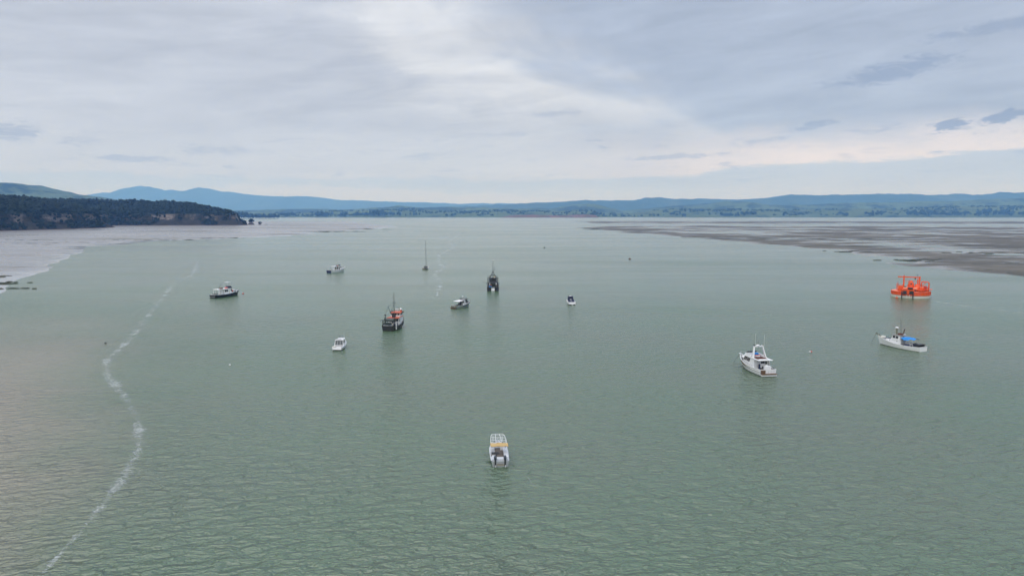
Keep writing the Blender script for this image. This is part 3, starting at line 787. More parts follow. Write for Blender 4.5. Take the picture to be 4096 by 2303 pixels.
# sunken cockpit well shown by side lockers either side of a darker sole
MB().box((-.55, -.02, .86), (4.5, 1.05, .03)).build('cockpit_sole', 'cockpit_brown', t)
MB().box((-1.35, -.82, .98), (3.9, .52, .30)).build('side_locker', 'pale_grey', t)
MB().box((.85, .78, .98), (1.2, .5, .30)).build('side_locker', 'pale_grey', t)
MB().box((-2.55, .76, .93), (.9, .5, .18)).build('side_locker', 'pale_grey', t)
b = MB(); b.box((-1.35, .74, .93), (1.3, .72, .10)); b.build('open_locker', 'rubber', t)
MB().box((-1.92, .78, .97), (.12, .60, .14)).build('locker_lid', 'deck_grey', t)
MB().box((-.9, .25, .90), (.75, .45, .05), .2).build('deck_mat', 'dark_deck', t)
MB().box((-3.15, 0, .92), (.85, 2.1, .14)).build('stern_deck', 'pale_grey', t)
MB().box((-3.68, -.02, .46), (.34, .78, .08)).build('boarding_step', 'deck_grey', t)
b = MB(); b.box((-3.78, -.02, .30), (.12, .9, .05)); b.build('step_edge', 'pale_wood', t)
# small fore cabin with a centre companionway
cab = Hexa(1.0, 2.75, 1.1, 2.45, .98, .85, .95, 1.35, .45, .35)
o = cab.build('fore_cabin', 'pale_grey', t)
MB().box((1.5, -.02, 1.30), (1.15, .42, .14)).build('companionway', 'wood', o)
MB().box((2.25, .42, 1.38), (.30, .35, .10), .5).build('hatch', 'rubber', o)
MB().box((2.2, -.55, 1.34), (.22, .28, .10), -.5).build('hatch', 'rubber', o)
ws = MB(); ws.poly([(.95, .98, 1.1), (.95, .30, 1.2), (.70, .28, 1.62), (.70, .92, 1.55)], (.02, 0, .01)); ws.build('windscreen', 'glass_grey', t)
ws = MB(); ws.poly([(.95, -.98, 1.1), (.95, -.30, 1.2), (.70, -.28, 1.62), (.70, -.92, 1.55)], (.02, 0, .01)); ws.build('windscreen', 'glass_grey', t)
MB().box((.45, -.52, 1.15), (.45, .6, .5)).build('helm_console', 'white_paint', t)
# tube frame: four long tubes forward of the awning, cross tubes, uprights
zt = 2.12
tubes = MB()
for y0_, y1_ in ((1.02, .92), (.36, .30), (-.36, -.30), (-1.02, -.92)):
    tubes.path([(-1.0, y0_, zt), (1.0, y0_, zt + .05), (2.5, y1_, zt + .04), (3.6, y1_ * .78, zt - .05)], .027)
for x_, w_ in ((-.85, 1.02), (-.15, 1.02), (.6, 1.02), (1.3, 1.0), (1.95, .97), (2.6, .92), (3.6, .72)):
    tubes.tube((x_, -w_, zt + (.03 if x_ < 2.4 else .04 - (x_ - 2.6) * .09)), (x_, w_, zt + (.03 if x_ < 2.4 else .04 - (x_ - 2.6) * .09)), .028)
tubes.build('canopy_frame', 'white_paint', t)
for x_, y_, xb in ((-1.5, 1.04, -1.7), (-1.5, -1.04, -1.7), (1.2, 1.0, 1.4), (1.2, -1.0, 1.4), (2.95, .62, 2.7), (2.95, -.62, 2.7)):
    MB().tube((xb, y_ * 1.03, .85), (x_, y_, zt - (.18 if x_ > 2 else 0)), .035).build('upright', 'white_paint', t)
aw = MB(); V = []
for i in range(5):
    for j in range(9):
        x_ = -2.1 + i * .36; y_ = -1.14 + j * .285
        V.append((x_ + .04 * math.sin(j * 1.1), y_, zt + .08 - .05 * abs(j - 4) / 4 ** 1 + .03 * math.sin(i * 2 + j * 1.7)))
aw.add(V, [(i * 9 + j, i * 9 + j + 1, (i + 1) * 9 + j + 1, (i + 1) * 9 + j) for i in range(4) for j in range(8)])
aw.add([(x_, y_, z_ - .03) for x_, y_, z_ in V], [(i * 9 + j, (i + 1) * 9 + j, (i + 1) * 9 + j + 1, i * 9 + j + 1) for i in range(4) for j in range(8)])
aw.build('awning', 'canvas_tan', t, True)
for y_ in (.62, -.62):
    om = MB(); om.lathe([(.10, -.02), (.20, .05), (.23, .25), (.21, .45), (.12, .56)], (-3.72, y_, .95), 12, 'Z', (1.35, .85)); o = om.build('outboard_motor', 'motor_grey', t, True)
    MB().box((-3.80, y_, .55), (.26, .18, .85)).build('motor_leg', 'rubber', o)
    MB().box((-3.95, y_ - .02, .20), (.28, .10, .22)).build('propeller', 'white_paint', o)
MB().lathe([(.05, 0), (.11, .02), (.11, .2), (.04, .24)], (-3.05, -.95, 1.0), 10).build('fuel_bottle', 'white_paint', t)
rail_line(H, t, .66, .97, .38, 5, 'aluminium', bow=True)

# ================================================================== 2 large white flybridge launch
t = boat('launch', 49.9, 148.6, -9, 'large white launch with flybridge, radar arch and two tall whip antennas', 'boat')
H = Hull(12.0, 3.75, 1.30, 1.30, 2.25, tr=.90, wl=.86, rake=1.3, um=.42, pw=2.2, draft=.8, drop=.55)
H.build(t, 'white_paint', 'wood', 'white_paint', ('black_paint', .07), None, ('white_paint', .62, .68))
MB().box((-6.35, 0, .48), (.75, 3.2, .10)).build('swim_platform', 'wood', t)
MB().box((-6.30, 0, .22), (.55, 3.15, .30)).build('platform_edge', 'white_paint', t)
MB().box((-6.18, 1.2, .85), (.38, .85, .75)).build('stern_box', 'wood', t)
b = MB()
for y_ in (-1.5, -.9, -.3, .3): b.tube((-6.6, y_, .5), (-6.6, y_, 1.15), .02)
b.tube((-6.6, -1.5, 1.15), (-6.6, .3, 1.15), .02); b.build('stern_rail', 'steel', t)
MB().box((-4.7, 0, .80), (2.6, 3.1, .04)).build('cockpit_sole', 'grey_white', t)
MB().box((-4.9, -.35, 1.30), (.85, 1.25, .95)).build('bait_box', 'white_paint', t)
MB().box((-4.45, .38, 1.25), (.35, .12, .8)).build('box_vent', 'dark_deck', t)
MB().lathe([(.28, 0), (.3, .1), (.1, .2)], (-4.7, -.3, 1.78), 12).build('box_lid', 'white_paint', t)
MB().box((-3.2, .45, 1.35), (.25, .25, 1.0)).build('gas_bottle', 'navy', t)
MB().box((-3.1, 1.1, 1.05), (.5, .6, .35)).build('seat', 'grey_white', t)
MB().box((-5.5, -1.35, 1.38), (.5, .45, .08)).build('hatch', 'dark_deck', t)
# saloon
cab = Hexa(-2.9, 2.7, -2.7, 1.75, 1.62, 1.42, 1.0, 2.85, 1.25, 1.15)
o = cab.build('saloon', 'white_paint', t)
for u0, u1 in ((.06, .17), (.20, .32), (.36, .47), (.50, .62)):
    cab.panel('left', u0, u1, .50, .90, 'glass_brown', o, slant=-.02)
    cab.panel('right', 1 - u1, 1 - u0, .50, .90, 'glass_brown', o, slant=.02)
for u0 in (.08, .38, .68): cab.panel('front', u0, u0 + .24, .42, .88, 'glass', o)
cab.panel('back', .52, .80, .48, .92, 'glass', o); cab.panel('back', .83, .96, .40, .92, 'glass', o)
cab.panel('back', .22, .46, .02, .92, 'grey_white', o, 'door')
b = MB()
for sd in (1, -1): b.poly([(-2.9, sd * 1.64, 1.2), (-3.5, sd * 1.70, 1.2), (-3.2, sd * 1.58, 2.8), (-2.7, sd * 1.44, 2.8)], (0, sd * .05, 0))
b.build('side_wing', 'white_paint', t)
# flybridge deck overhanging the cockpit
MB().poly([(-4.9, -1.55, 2.86), (1.5, -1.50, 2.86), (2.2, -.9, 2.86), (2.2, .9, 2.86), (1.5, 1.5, 2.86), (-4.9, 1.55, 2.86)], (0, 0, .09)).build('flybridge_deck', 'white_paint', t)
MB().box((-1.95, 0, 2.965), (3.5, 2.35, .03)).build('flybridge_floor', 'rust_brown', t)
MB().box((-4.55, .35, 3.06), (.12, 2.0, .22)).build('aft_coaming', 'white_paint', t)
cm = MB()
for sd in (1, -1): cm.poly([(-3.6, sd * 1.48, 2.95), (1.5, sd * 1.38, 2.95), (1.2, sd * 1.30, 3.45), (-1.0, sd * 1.40, 3.40), (-1.6, sd * 1.46, 3.10)], (0, sd * -.07, 0))
cm.poly([(1.5, -1.38, 2.95), (1.5, 1.38, 2.95), (1.15, 1.28, 3.48), (1.15, -1.28, 3.48)], (-.07, 0, 0)); cm.build('flybridge_coaming', 'white_paint', t)
MB().box((.75, 0, 3.2), (.8, 2.3, .5), 0, (.7, .95)).build('helm_console', 'grey_white', t)
MB().poly([(1.15, -1.15, 3.48), (1.15, 1.15, 3.48), (.85, 1.05, 3.80), (.85, -1.05, 3.80)], (.03, 0, .02)).build('windscreen', 'glass_grey', t)
MB().box((-.1, -.35, 3.32), (.6, 1.0, .55), .1, (.9, .9)).build('blue_tarpaulin', 'bright_blue', t)
MB().box((-1.1, -.1, 3.1), (.5, 1.1, .22)).build('seat', 'white_paint', t)
MB().box((-1.0, -.2, 3.24), (.35, 1.3, .10), .15).build('cushion', 'roof_salmon', t)
MB().box((-2.9, .4, 3.05), (.7, .9, .16), .3).build('cushion', 'rust_brown', t)
ar = MB()
for sd in (1, -1): ar.poly([(-1.9, sd * 1.44, 2.95), (-2.55, sd * 1.44, 2.95), (-1.85, sd * .98, 5.15), (-1.45, sd * .98, 5.15)], (0, sd * -.16, 0))
ar.box((-1.65, 0, 5.20), (.45, 2.05, .14)); ar.build('radar_arch', 'white_paint', t)
MB().lathe([(.20, 0), (.34, .05), (.34, .22), (.15, .32)], (-1.65, .1, 5.27), 14).build('radar_dome', 'white_paint', t, True)
MB().lathe([(.10, 0), (.16, .05), (.12, .2)], (-1.65, -.75, 5.27), 10).build('radar_dome', 'grey_white', t)
MB().tube((-1.65, .05, 5.58), (-1.65, .05, 6.3), .05, .03).build('light_mast', 'dark_metal', t)
MB().box((-1.6, .88, 5.42), (.2, .2, .35)).build('searchlight', 'dark_metal', t)
whip(t, (-1.7, .72, 5.25), 2.6, r=.022); whip(t, (-1.9, -1.12, 4.0), 3.6, r=.022)
MB().box((4.0, 0, 2.02), (1.6, 1.3, .22), 0, (.85, .8)).build('fore_hatch', 'white_paint', t)
MB().lathe([(.45, 0), (.5, .1), (.2, .2)], (4.75, .2, 1.95), 12).build('dinghy_cover', 'cream_paint', t)
rail_line(H, t, .58, .985, .7, 8, 'steel', bow=True, r=.028); rail_line(H, t, .04, .30, .55, 4, 'steel', (-1,), r=.025)
rail_line(H, t, .30, .58, .28, 4, 'steel', (1,), r=.022, name='side_rail')
MB().box((5.95, 0, 2.28), (.9, .4, .08)).build('bowsprit', 'white_paint', t)
rope(t, [(6.0, .1, 2.2), (7.0, .5, .9), (7.6, .8, -.1)], .03, 'dark_metal', 'anchor_line')

# ================================================================== 3 white work boat with blue tarpaulin
t = boat('fishing_boat', 93.5, 174.1, -25, 'long white fishing boat with bright blue tarpaulin over its deck', 'boat')
H = Hull(12.2, 3.2, 1.05, 1.0, 2.0, tr=.86, wl=.90, rake=.7, um=.40, pw=1.9, draft=.8, drop=.35)
H.build(t, 'white_paint', 'grey_white', 'white_paint', ('dark_metal', .06), None, ('grey_white', .58, .64))
MB().box((-3.1, 0, .80), (5.6, 2.5, .05)).build('work_deck', 'navy', t)
cab = Hexa(-1.0, 3.6, -.9, 3.2, 1.15, 1.05, .95, 1.85, .72, .6)
cab.build('trunk_cabin', 'white_paint', t)
wh = Hexa(-.8, 1.55, -.7, 1.35, 1.12, 1.0, 1.80, 2.95, .95, .88)
o = wh.build('wheelhouse', 'white_paint', t)
for f_ in ('left', 'right'):
    a_, b_ = ((.08, .38), (.46, .78)) if f_ == 'left' else ((.62, .92), (.22, .54))
    wh.panel(f_, *a_, .38, .88, 'glass', o); wh.panel(f_, *b_, .38, .88, 'glass', o)
for u0 in (.05, .37, .69): wh.panel('front', u0, u0 + .26, .40, .88, 'glass_grey', o)
wh.panel('back', .3, .7, .02, .9, 'wood', o, 'door')
MB().poly([(-1.1, -1.1, 2.96), (1.65, -1.0, 2.96), (1.65, 1.0, 2.96), (-1.1, 1.1, 2.96)], (0, 0, .10)).build('wheelhouse_roof', 'deck_grey', t)
MB().box((-.15, .1, 3.25), (1.1, .7, .42), .1, (.9, .85)).build('life_raft', 'rust_brown', t)
MB().box((-.75, -.35, 3.2), (.5, .5, .3)).build('roof_box', 'grey_white', t)
MB().box((-.95, 0, 1.9), (.12, 1.9, 1.7)).build('bulkhead', 'grey_white', t)
MB().tube((.95, 0, 3.06), (.95, 0, 4.5), .17, .15, 10).build('funnel', 'weathered', t)
MB().lathe([(.2, 0), (.38, .05), (.38, .25), (.15, .36)], (.95, 0, 4.5), 14).build('radar_dome', 'white_paint', t, True)
MB().path([(-.75, -.2, 3.06), (-.8, -.2, 4.0), (-.95, -.2, 4.55)], .11, 8).build('exhaust_stack', 'rust_brown', t)
b = MB().tube((-.5, .35, 3.0), (-.25, .35, 6.7), .035, .02)
for z_ in (4.4, 5.2, 6.0, 6.7): b.box((-.35 + (z_ - 4.4) * .06, .35, z_), (.08, .4 if z_ < 5 else .2, .08))
b.build('mast', 'dark_metal', t)
tp = MB(); V = []
for i in range(8):
    for j in range(7):
        a = i / 7; c_ = j / 6 * 2 - 1
        V.append((-1.05 - a * 3.3, c_ * (1.45 - .55 * a), 2.72 - .30 * abs(c_) ** 1.5 + .16 * math.sin(a * 3.1) - (.35 if j in (0, 6) and 1 < i < 5 else 0)))
tp.add(V, [(i * 7 + j, i * 7 + j + 1, (i + 1) * 7 + j + 1, (i + 1) * 7 + j) for i in range(7) for j in range(6)])
tp.add([(x_, y_, z_ - .02) for x_, y_, z_ in V], [(i * 7 + j, (i + 1) * 7 + j, (i + 1) * 7 + j + 1, i * 7 + j + 1) for i in range(7) for j in range(6)])
tp.build('tarpaulin', 'bright_blue', t, True)
MB().tube((-4.2, 0, 2.72), (-5.0, -.1, 2.62), .09, .06).build('boom', 'navy', t)
for y_ in (.9, -.9): MB().tube((-3.9, y_, .8), (-3.9, y_, 2.62), .035).build('awning_post', 'steel', t)
MB().box((-2.1, -.5, 1.2), (1.4, 1.0, .7)).build('deck_box', 'grey_white', t)
MB().box((-2.5, .75, 1.0), (1.3, .5, .4)).build('fish_bin', 'navy', t)
b = MB()
for i in range(14): b.lathe([(.1, -.15), (.45, -.1), (.5, .1), (.15, .25)], (-3.3 - random.random() * 1.2, random.uniform(-1.0, .7), 1.05 + random.random() * .35), 8)
b.build('net_heap', 'navy_canvas', t)
b = MB()
for i in range(6): b.box((-5.1 + .0 * i, -1.1 + i * .4, 1.25), (1.0, .06, .5))
b.box((-5.15, -.1, 1.52), (1.2, 2.3, .12)); b.build('stern_rack', 'dark_metal', t)
b = MB()
for x_ in (-4.3, -3.6):
    for y_ in (-1, 1): b.tube((x_, y_ * 1.25, .9), (x_, y_ * 1.25, 1.45), .03)
for y_ in (-1, 1): b.tube((-4.3, y_ * 1.25, 1.45), (-3.6, y_ * 1.25, 1.45), .03)
b.build('hoop', 'white_paint', t)
MB().box((4.5, .1, 1.98), (1.0, .8, .40), .1, (.8, .7)).build('upturned_dinghy', 'cream_paint', t)
MB().box((2.9, .35, 1.92), (1.2, .5, .16)).build('blue_cover', 'navy', t)
MB().tube((5.3, 0, 1.95), (6.7, 0, 2.55), .10, .07).build('bowsprit', 'weathered', t)
b = MB()
for a_ in (0, 1.05, 2.1, 3.14): b.tube((6.4, 0, 2.4), (6.4 + math.cos(a_) * .35, 0, 2.4 + math.sin(a_) * .35), .05)
b.tube((5.4, .35, 2.0), (5.4, .35, 2.75), .04); b.build('anchor', 'dark_metal', t)
rope(t, [(6.6, 0, 2.4), (7.2, .2, 1.0), (7.6, .3, -.1)], .03, 'dark_metal', 'anchor_line')
for x_ in (1.8, -.1): MB().tube((x_, 1.22, 1.5), (x_, 1.22, 1.8), .05).build('vent', 'dark_metal', t)

# ================================================================== 4 orange round mooring buoy barge
t = boat('mooring_platform', 155.3, 283.2, 28.7, 'big round orange and white mooring buoy platform with gantry frames', 'buoy'); t.scale = (.94, .94, .94)
# local: -X faces the shore side seen from the jetty, Y across
MB().lathe([(6.7, -1.0), (7.1, -.2), (7.15, .95)], (0, 0, 0), 56).build('hull', 'cream_paint', t, False)
MB().lathe([(7.16, .95), (7.30, 1.0), (7.30, 1.55), (7.20, 1.60), (7.20, 2.15), (7.30, 2.2), (7.30, 2.42), (7.0, 2.46)], (0, 0, 0), 56).build('rim', 'orange', t)
MB().lathe([(6.95, 2.40), (6.9, 2.50), (3.0, 2.62)], (0, 0, 0), 48).build('deck', 'orange_light', t)
b = MB()
for i in range(28):
    a = i / 28 * 6.283
    if abs(((a - math.pi + math.pi) % (2 * math.pi)) - math.pi) < .4: continue
    MB().box((math.cos(a) * 7.28, math.sin(a) * 7.28, 1.88), (.14, .14, .62), a).build('rim_rib', 'orange', t)
# right half raised working deck
MB().poly([(math.cos(a) * 6.6, math.sin(a) * 6.6, 3.0) for a in np.linspace(-2.6, -.5, 20)] + [(1.5, -1.0, 3.0), (-3.5, -1.0, 3.0)], (0, 0, .16)).build('upper_deck', 'orange', t)
MB().box((-1.0, -7.0, 3.4), (2.6, 1.3, .14)).build('side_platform', 'orange', t)
b = MB()
for a in np.linspace(-2.7, -.4, 13): b.tube((math.cos(a) * 6.5, math.sin(a) * 6.5, 2.5), (math.cos(a) * 6.5, math.sin(a) * 6.5, 4.15), .06)
b.path([(math.cos(a) * 6.5, math.sin(a) * 6.5, 4.15) for a in np.linspace(-2.7, -.4, 24)], .06); b.path([(math.cos(a) * 6.5, math.sin(a) * 6.5, 3.7) for a in np.linspace(-2.7, -.4, 24)], .05)
b.build('guard_rail', 'orange', t)
b = MB()
for a in np.linspace(1.2, 2.6, 8): b.tube((math.cos(a) * 5.3, math.sin(a) * 5.3, 2.5), (math.cos(a) * 5.3, math.sin(a) * 5.3, 5.2), .05)
for z_ in (3.8, 4.5, 5.2): b.path([(math.cos(a) * 5.3, math.sin(a) * 5.3, z_) for a in np.linspace(1.2, 2.6, 12)], .045)
b.build('guard_rail', 'orange', t)
# chain house at the front with dark plates painted as shaded openings and fender posts
MB().box((-6.0, 1.0, 2.7), (3.0, 4.6, 1.5)).build('chain_house', 'orange', t)
for y_ in (2.1, -.15): MB().box((-7.52, y_, 2.35), (.10, 1.3, 1.3)).build('opening_shade', 'dark_metal', t)  # flat dark plates on the wall, the shade of openings put into colour
MB().box((-7.54, 1.0, 2.3), (.16, .45, 1.7)).build('web_plate', 'orange', t)
for y_ in (3.15, -.85): MB().box((-7.62, y_, 1.25), (.38, .38, 3.3)).build('fender_post', 'rubber', t)
for y_, m_ in ((2.1, 'orange_light'), (-1.6, 'orange_light'), (.2, 'rubber')):
    MB().lathe([(.42, -.9 if m_ != 'orange_light' else -.65), (.45, -.8 if m_ != 'orange_light' else -.5), (.45, .8 if m_ != 'orange_light' else .5), (.42, .9 if m_ != 'orange_light' else .65)], (-6.6, y_, 3.9), 14, 'Y').build('roller' if m_ == 'rubber' else 'drum', m_, t, False)
MB().lathe([(.28, -.45), (.3, .45)], (-4.6, 2.2, 4.3), 12, 'Y').build('roller', 'rubber', t)
MB().box((-3.8, 3.6, 3.6), (2.0, 1.7, 2.2)).build('winch_house', 'orange', t)
MB().box((-4.9, 4.0, 3.2), (.8, .9, 1.2)).build('locker', 'orange', t)
# central turntable machinery
MB().lathe([(1.9, 2.5), (1.9, 3.6), (1.2, 3.9), (1.05, 5.2), (.7, 5.9), (.45, 6.5), (.2, 6.7)], (0, .0, 0), 18).build('turntable', 'orange', t)
MB().box((-.9, 0, 5.4), (.5, .5, .5)).build('opening_shade', 'dark_metal', t)  # dark block painted as the shade of an opening
MB().tube((0, .15, 5.8), (0, 1.6, 4.3), .24, .16).build('hose_arm', 'orange', t)
MB().lathe([(1.25, 2.5), (1.3, 3.9), (.9, 4.6), (.5, 5.3)], (-.6, -2.2, 0), 14).build('pump_housing', 'orange', t)
MB().lathe([(.9, 2.5), (.9, 3.9), (.3, 4.3)], (-1.5, -4.0, 0), 12).build('pump_housing', 'orange', t)
MB().lathe([(.55, 2.5), (.6, 4.4), (.3, 4.7)], (-.5, -5.2, 0), 12).build('capstan', 'red', t)
MB().tube((-1.2, -4.8, 2.6), (-1.2, -4.8, 3.8), .12).build('bollard', 'white_paint', t)
# gantry
gz = 8.05
for y_, w_, h_ in ((2.75, .55, 6.2), (-2.95, .62, 6.0), (-2.30, .40, 5.0)): MB().box((0, y_, 2.4 + h_ / 2), (w_, w_, h_)).build('gantry_post', 'orange', t)
MB().box((0, .85, gz), (.42, 8.3, .42)).build('gantry_beam', 'orange', t)
b = MB()
for z_ in (6.6, 6.1): b.tube((.4, 2.6, z_), (.4, -2.9, z_), .05)
for y_ in (1.0, -1.0): b.tube((.4, y_, 3), (.4, y_, 6.6), .06)
b.build('brace', 'orange', t)
MB().box((0, -1.35, gz - .55), (.35, .4, .7)).build('hoist', 'rubber', t)
pf = MB(); pf.path([(-.3, -3.75, 3), (-.3, -3.75, 6.35), (-.3, -6.1, 6.25), (-.3, -6.4, 5.9), (-.3, -6.4, 3.0)], .22, 8); pf.tube((-.3, -4.0, 4.6), (-.3, -5.4, 6.2), .10); pf.build('portal_frame', 'orange', t)
MB().tube((0, 2.6, 8.2), (0, 2.6, 9.0), .05).build('beacon_post', 'dark_metal', t)
b = MB().tube((0, -2.2, 8.2), (0, -2.2, 8.9), .04); b.lathe([(.05, 8.8), (.17, 8.9), (.17, 9.1), (.05, 9.2)], (0, -2.2, 0), 10); b.build('beacon', 'dark_metal', t)
rr = random.Random(9)
for i in range(16):                                        # valves, pipe ends and small gear crowding the deck
    a = rr.uniform(0, 6.28); q = rr.uniform(2.2, 5.6); h_ = rr.uniform(.5, 1.7)
    MB().lathe([(.32, 2.5), (.30, 2.5 + h_), (.12, 2.7 + h_)], (math.cos(a) * q, math.sin(a) * q, 0), 8).build('deck_fitting', rr.choice(['orange', 'orange', 'red', 'rust_brown', 'orange_light']), t)
for i in range(9):
    a = rr.uniform(-2.7, 2.7); q = rr.uniform(2.5, 5.4)
    MB().tube((math.cos(a) * q, math.sin(a) * q, 2.5), (math.cos(a) * q + rr.uniform(-.8, .8), math.sin(a) * q + rr.uniform(-1.2, 1.2), rr.uniform(4.4, 6.6)), .09).build('strut', rr.choice(['orange', 'red']), t)
MB().tube((1.5, 4.5, 3.0), (1.5, -5.0, 3.4), .22).build('pipe', 'orange', t)
for y_ in (.4, 1.4): MB().tube((-7.35, y_, 1.3), (-7.5, y_, -.3), .10).build('mooring_chain', 'cream_paint', t)

# ================================================================== 5 trawler with salmon roofs
t = boat('trawler', -32.9, 204.5, 12, 'black hulled trawler with salmon orange roofs, net drum and tall black mast', 'boat')
H = Hull(11.6, 3.9, 1.45, 1.25, 2.6, tr=.90, wl=.86, rake=1.0, um=.42, pw=2.0, draft=.9, drop=.55)
H.build(t, 'black_paint', 'dark_deck', 'dark_metal')
MB().box((-5.82, .55, 1.52), (.14, 1.6, .07)).build('stern_roller', 'white_paint', t)
MB().box((-5.84, -.9, 1.56), (.14, .9, .07)).build('stern_sill', 'grey_white', t)
dh = Hexa(-1.5, 3.2, -1.4, 3.0, 1.62, 1.55, .9, 3.05, 1.15, 1.1)
o = dh.build('deckhouse', 'white_paint', t)
for u0, u1 in ((.52, .70), (.74, .95)): dh.panel('back', u0, u1, .55, .86, 'glass', o)
dh.panel('back', .1, .38, .03, .85, 'grey_white', o, 'door')
for u0, u1 in ((.10, .17), (.20, .27)): dh.panel('right', u0, u1, .48, .82, 'glass_brown', o)
dh.panel('right', .36, .62, .62, .84, 'grey_white', o, 'name_board')
for u0, u1 in ((.73, .80), (.83, .90)): dh.panel('left', u0, u1, .48, .82, 'glass_brown', o)
MB().poly([(-2.3, -1.8, 3.06), (3.15, -1.25, 3.06), (3.15, 1.25, 3.06), (-2.3, 1.8, 3.06)], (0, 0, .10)).build('deckhouse_roof', 'roof_salmon', t)
for y_ in (1.5, -1.5): MB().tube((-2.2, y_, 1.0), (-2.2, y_, 3.08), .05).build('roof_post', 'dark_metal', t)
wh = Hexa(.2, 2.9, .2, 3.1, 1.30, 1.35, 3.15, 4.25, 1.05, 1.1)
o = wh.build('wheelhouse', 'white_paint', t)
for u0, u1 in ((.06, .30), (.36, .62), (.69, .94)): wh.panel('back', u0, u1, .42, .85, 'glass', o)
for u0, u1 in ((.10, .45), (.52, .9)):
    wh.panel('right', u0, u1, .40, .88, 'glass', o); wh.panel('left', u0, u1, .40, .88, 'glass', o)
for u0 in (.04, .37, .70): wh.panel('front', u0, u0 + .26, .40, .88, 'glass', o)
MB().poly([(-.25, -1.55, 4.26), (3.3, -1.4, 4.26), (3.5, 0, 4.26), (3.3, 1.4, 4.26), (-.25, 1.55, 4.26)], (0, 0, .10)).build('wheelhouse_roof', 'roof_salmon', t)
for y_ in (1.62, -1.62): MB().box((1.7, y_, 4.38), (1.3, .14, .28)).build('side_light_board', 'dark_metal', t)
MB().lathe([(.30, 0), (.26, .45)], (2.1, -.85, 4.36), 10).build('dome_pedestal', 'roof_salmon', t)
MB().lathe([(.25, 0), (.33, .08), (.33, .40), (.15, .58)], (2.1, -.85, 4.80), 12).build('radar_dome', 'white_paint', t, True)
b = MB().tube((2.2, .3, 4.36), (2.2, .3, 4.9), .06); b.box((2.2, .3, 5.0), (.18, 1.15, .14)); b.build('radar_scanner', 'white_paint', t)
MB().box((.6, 1.1, 3.45), (.9, .6, .5)).build('life_raft', 'white_paint', t)
b = MB().tube((-1.35, -.15, 3.1), (-1.0, -.05, 10.2), .11, .05); b.box((-1.15, -.08, 7.3), (.10, 1.15, .10)); b.box((-1.05, .2, 8.9), (.06, .5, .05)); b.build('mast', 'dark_metal', t)
b = MB().tube((-1.5, .3, 1.0), (-1.4, .2, 3.9), .20, .16); b.tube((-1.5, -.5, 1.0), (-1.4, -.3, 3.9), .18, .14); b.box((-1.45, -.1, 3.6), (.5, 1.0, .6)); b.build('mast_foot', 'dark_metal', t)
MB().tube((-1.4, .55, 3.8), (-2.6, 1.15, 6.4), .09, .05).build('derrick', 'dark_metal', t)
b = MB()
for q in ((2.6, -1.3, 4.4), (2.6, 1.3, 4.4), (-.1, 1.4, 4.4)): b.tube((-1.12, -.08, 6.8), q, .028)
b.tube((-2.6, 1.15, 6.35), (-4.0, 1.9, 2.6), .028); b.tube((-2.6, 1.15, 6.35), (-1.1, -.1, 7.2), .028); b.tube((-1.0, 1.2, 5.0), (2.4, -.9, 5.0), .03)
b.build('stay', 'dark_metal', t)
b = MB(); b.lathe([(.62, -1.35), (.62, -1.25), (.42, -1.22), (.48, 0), (.42, 1.22), (.62, 1.25), (.62, 1.35)], (-3.6, .35, 2.75), 16, 'Y'); b.build('net_drum', 'drum_grey', t)
b = MB()
for y_ in (1.75, -1.05): b.box((-3.6, y_, 1.9), (.3, .12, 1.9))
b.build('drum_stand', 'dark_metal', t)
b = MB(); b.box((-5.0, 1.72, 2.1), (.28, .22, 1.6)); b.tube((-5.0, 2.4, 2.85), (-5.0, .9, 2.85), .07); b.box((-5.0, 2.42, 2.6), (.14, .10, .4)); b.build('gallows', 'dark_metal', t)
b = MB().tube((-4.4, 1.25, 1.0), (-4.4, 1.25, 4.2), .09); b.box((-4.4, 1.25, 4.2), (.12, .6, .22)); b.build('light_post', 'dark_metal', t)
b = MB(); rr = random.Random(3)
for i in range(22): b.lathe([(.15, -.2), (.42, -.1), (.40, .15), (.1, .32)], (-4.9 + rr.uniform(-.45, .6), .6 + rr.uniform(-1.1, .9), 1.2 + rr.random() * .75), 8)
b.build('net_heap', 'net', t)
MB().box((-4.2, 1.2, 1.5), (.7, .5, .7), .3).build('fish_bin', 'white_paint', t)
MB().box((-4.25, .1, 1.75), (.4, .8, .35), .3).build('float_bag', 'canvas_tan', t)
MB().box((-4.4, -.6, 1.6), (.5, .5, .6)).build('fish_bin', 'cream_paint', t)
MB().poly([(-4.9, -1.95, .35), (-4.35, -1.98, .35), (-3.75, -1.72, 2.0), (-4.2, -1.70, 2.0)], (0, -.09, 0)).build('trawl_door', 'cream_paint', t)
MB().box((-2.8, -1.1, 1.35), (.9, .7, .7)).build('deck_bin', 'navy', t)
MB().box((-2.6, -1.0, 1.85), (.5, .6, .3)).build('deck_bin', 'grey_white', t)
b = MB()
for u in (.62, .72, .82, .9): b.lathe([(.2, -.12), (.34, 0), (.2, .12)], H.pt(u, .6, -1, .1), 10, 'Y')
b.build('tyre_fender', 'rubber', t)

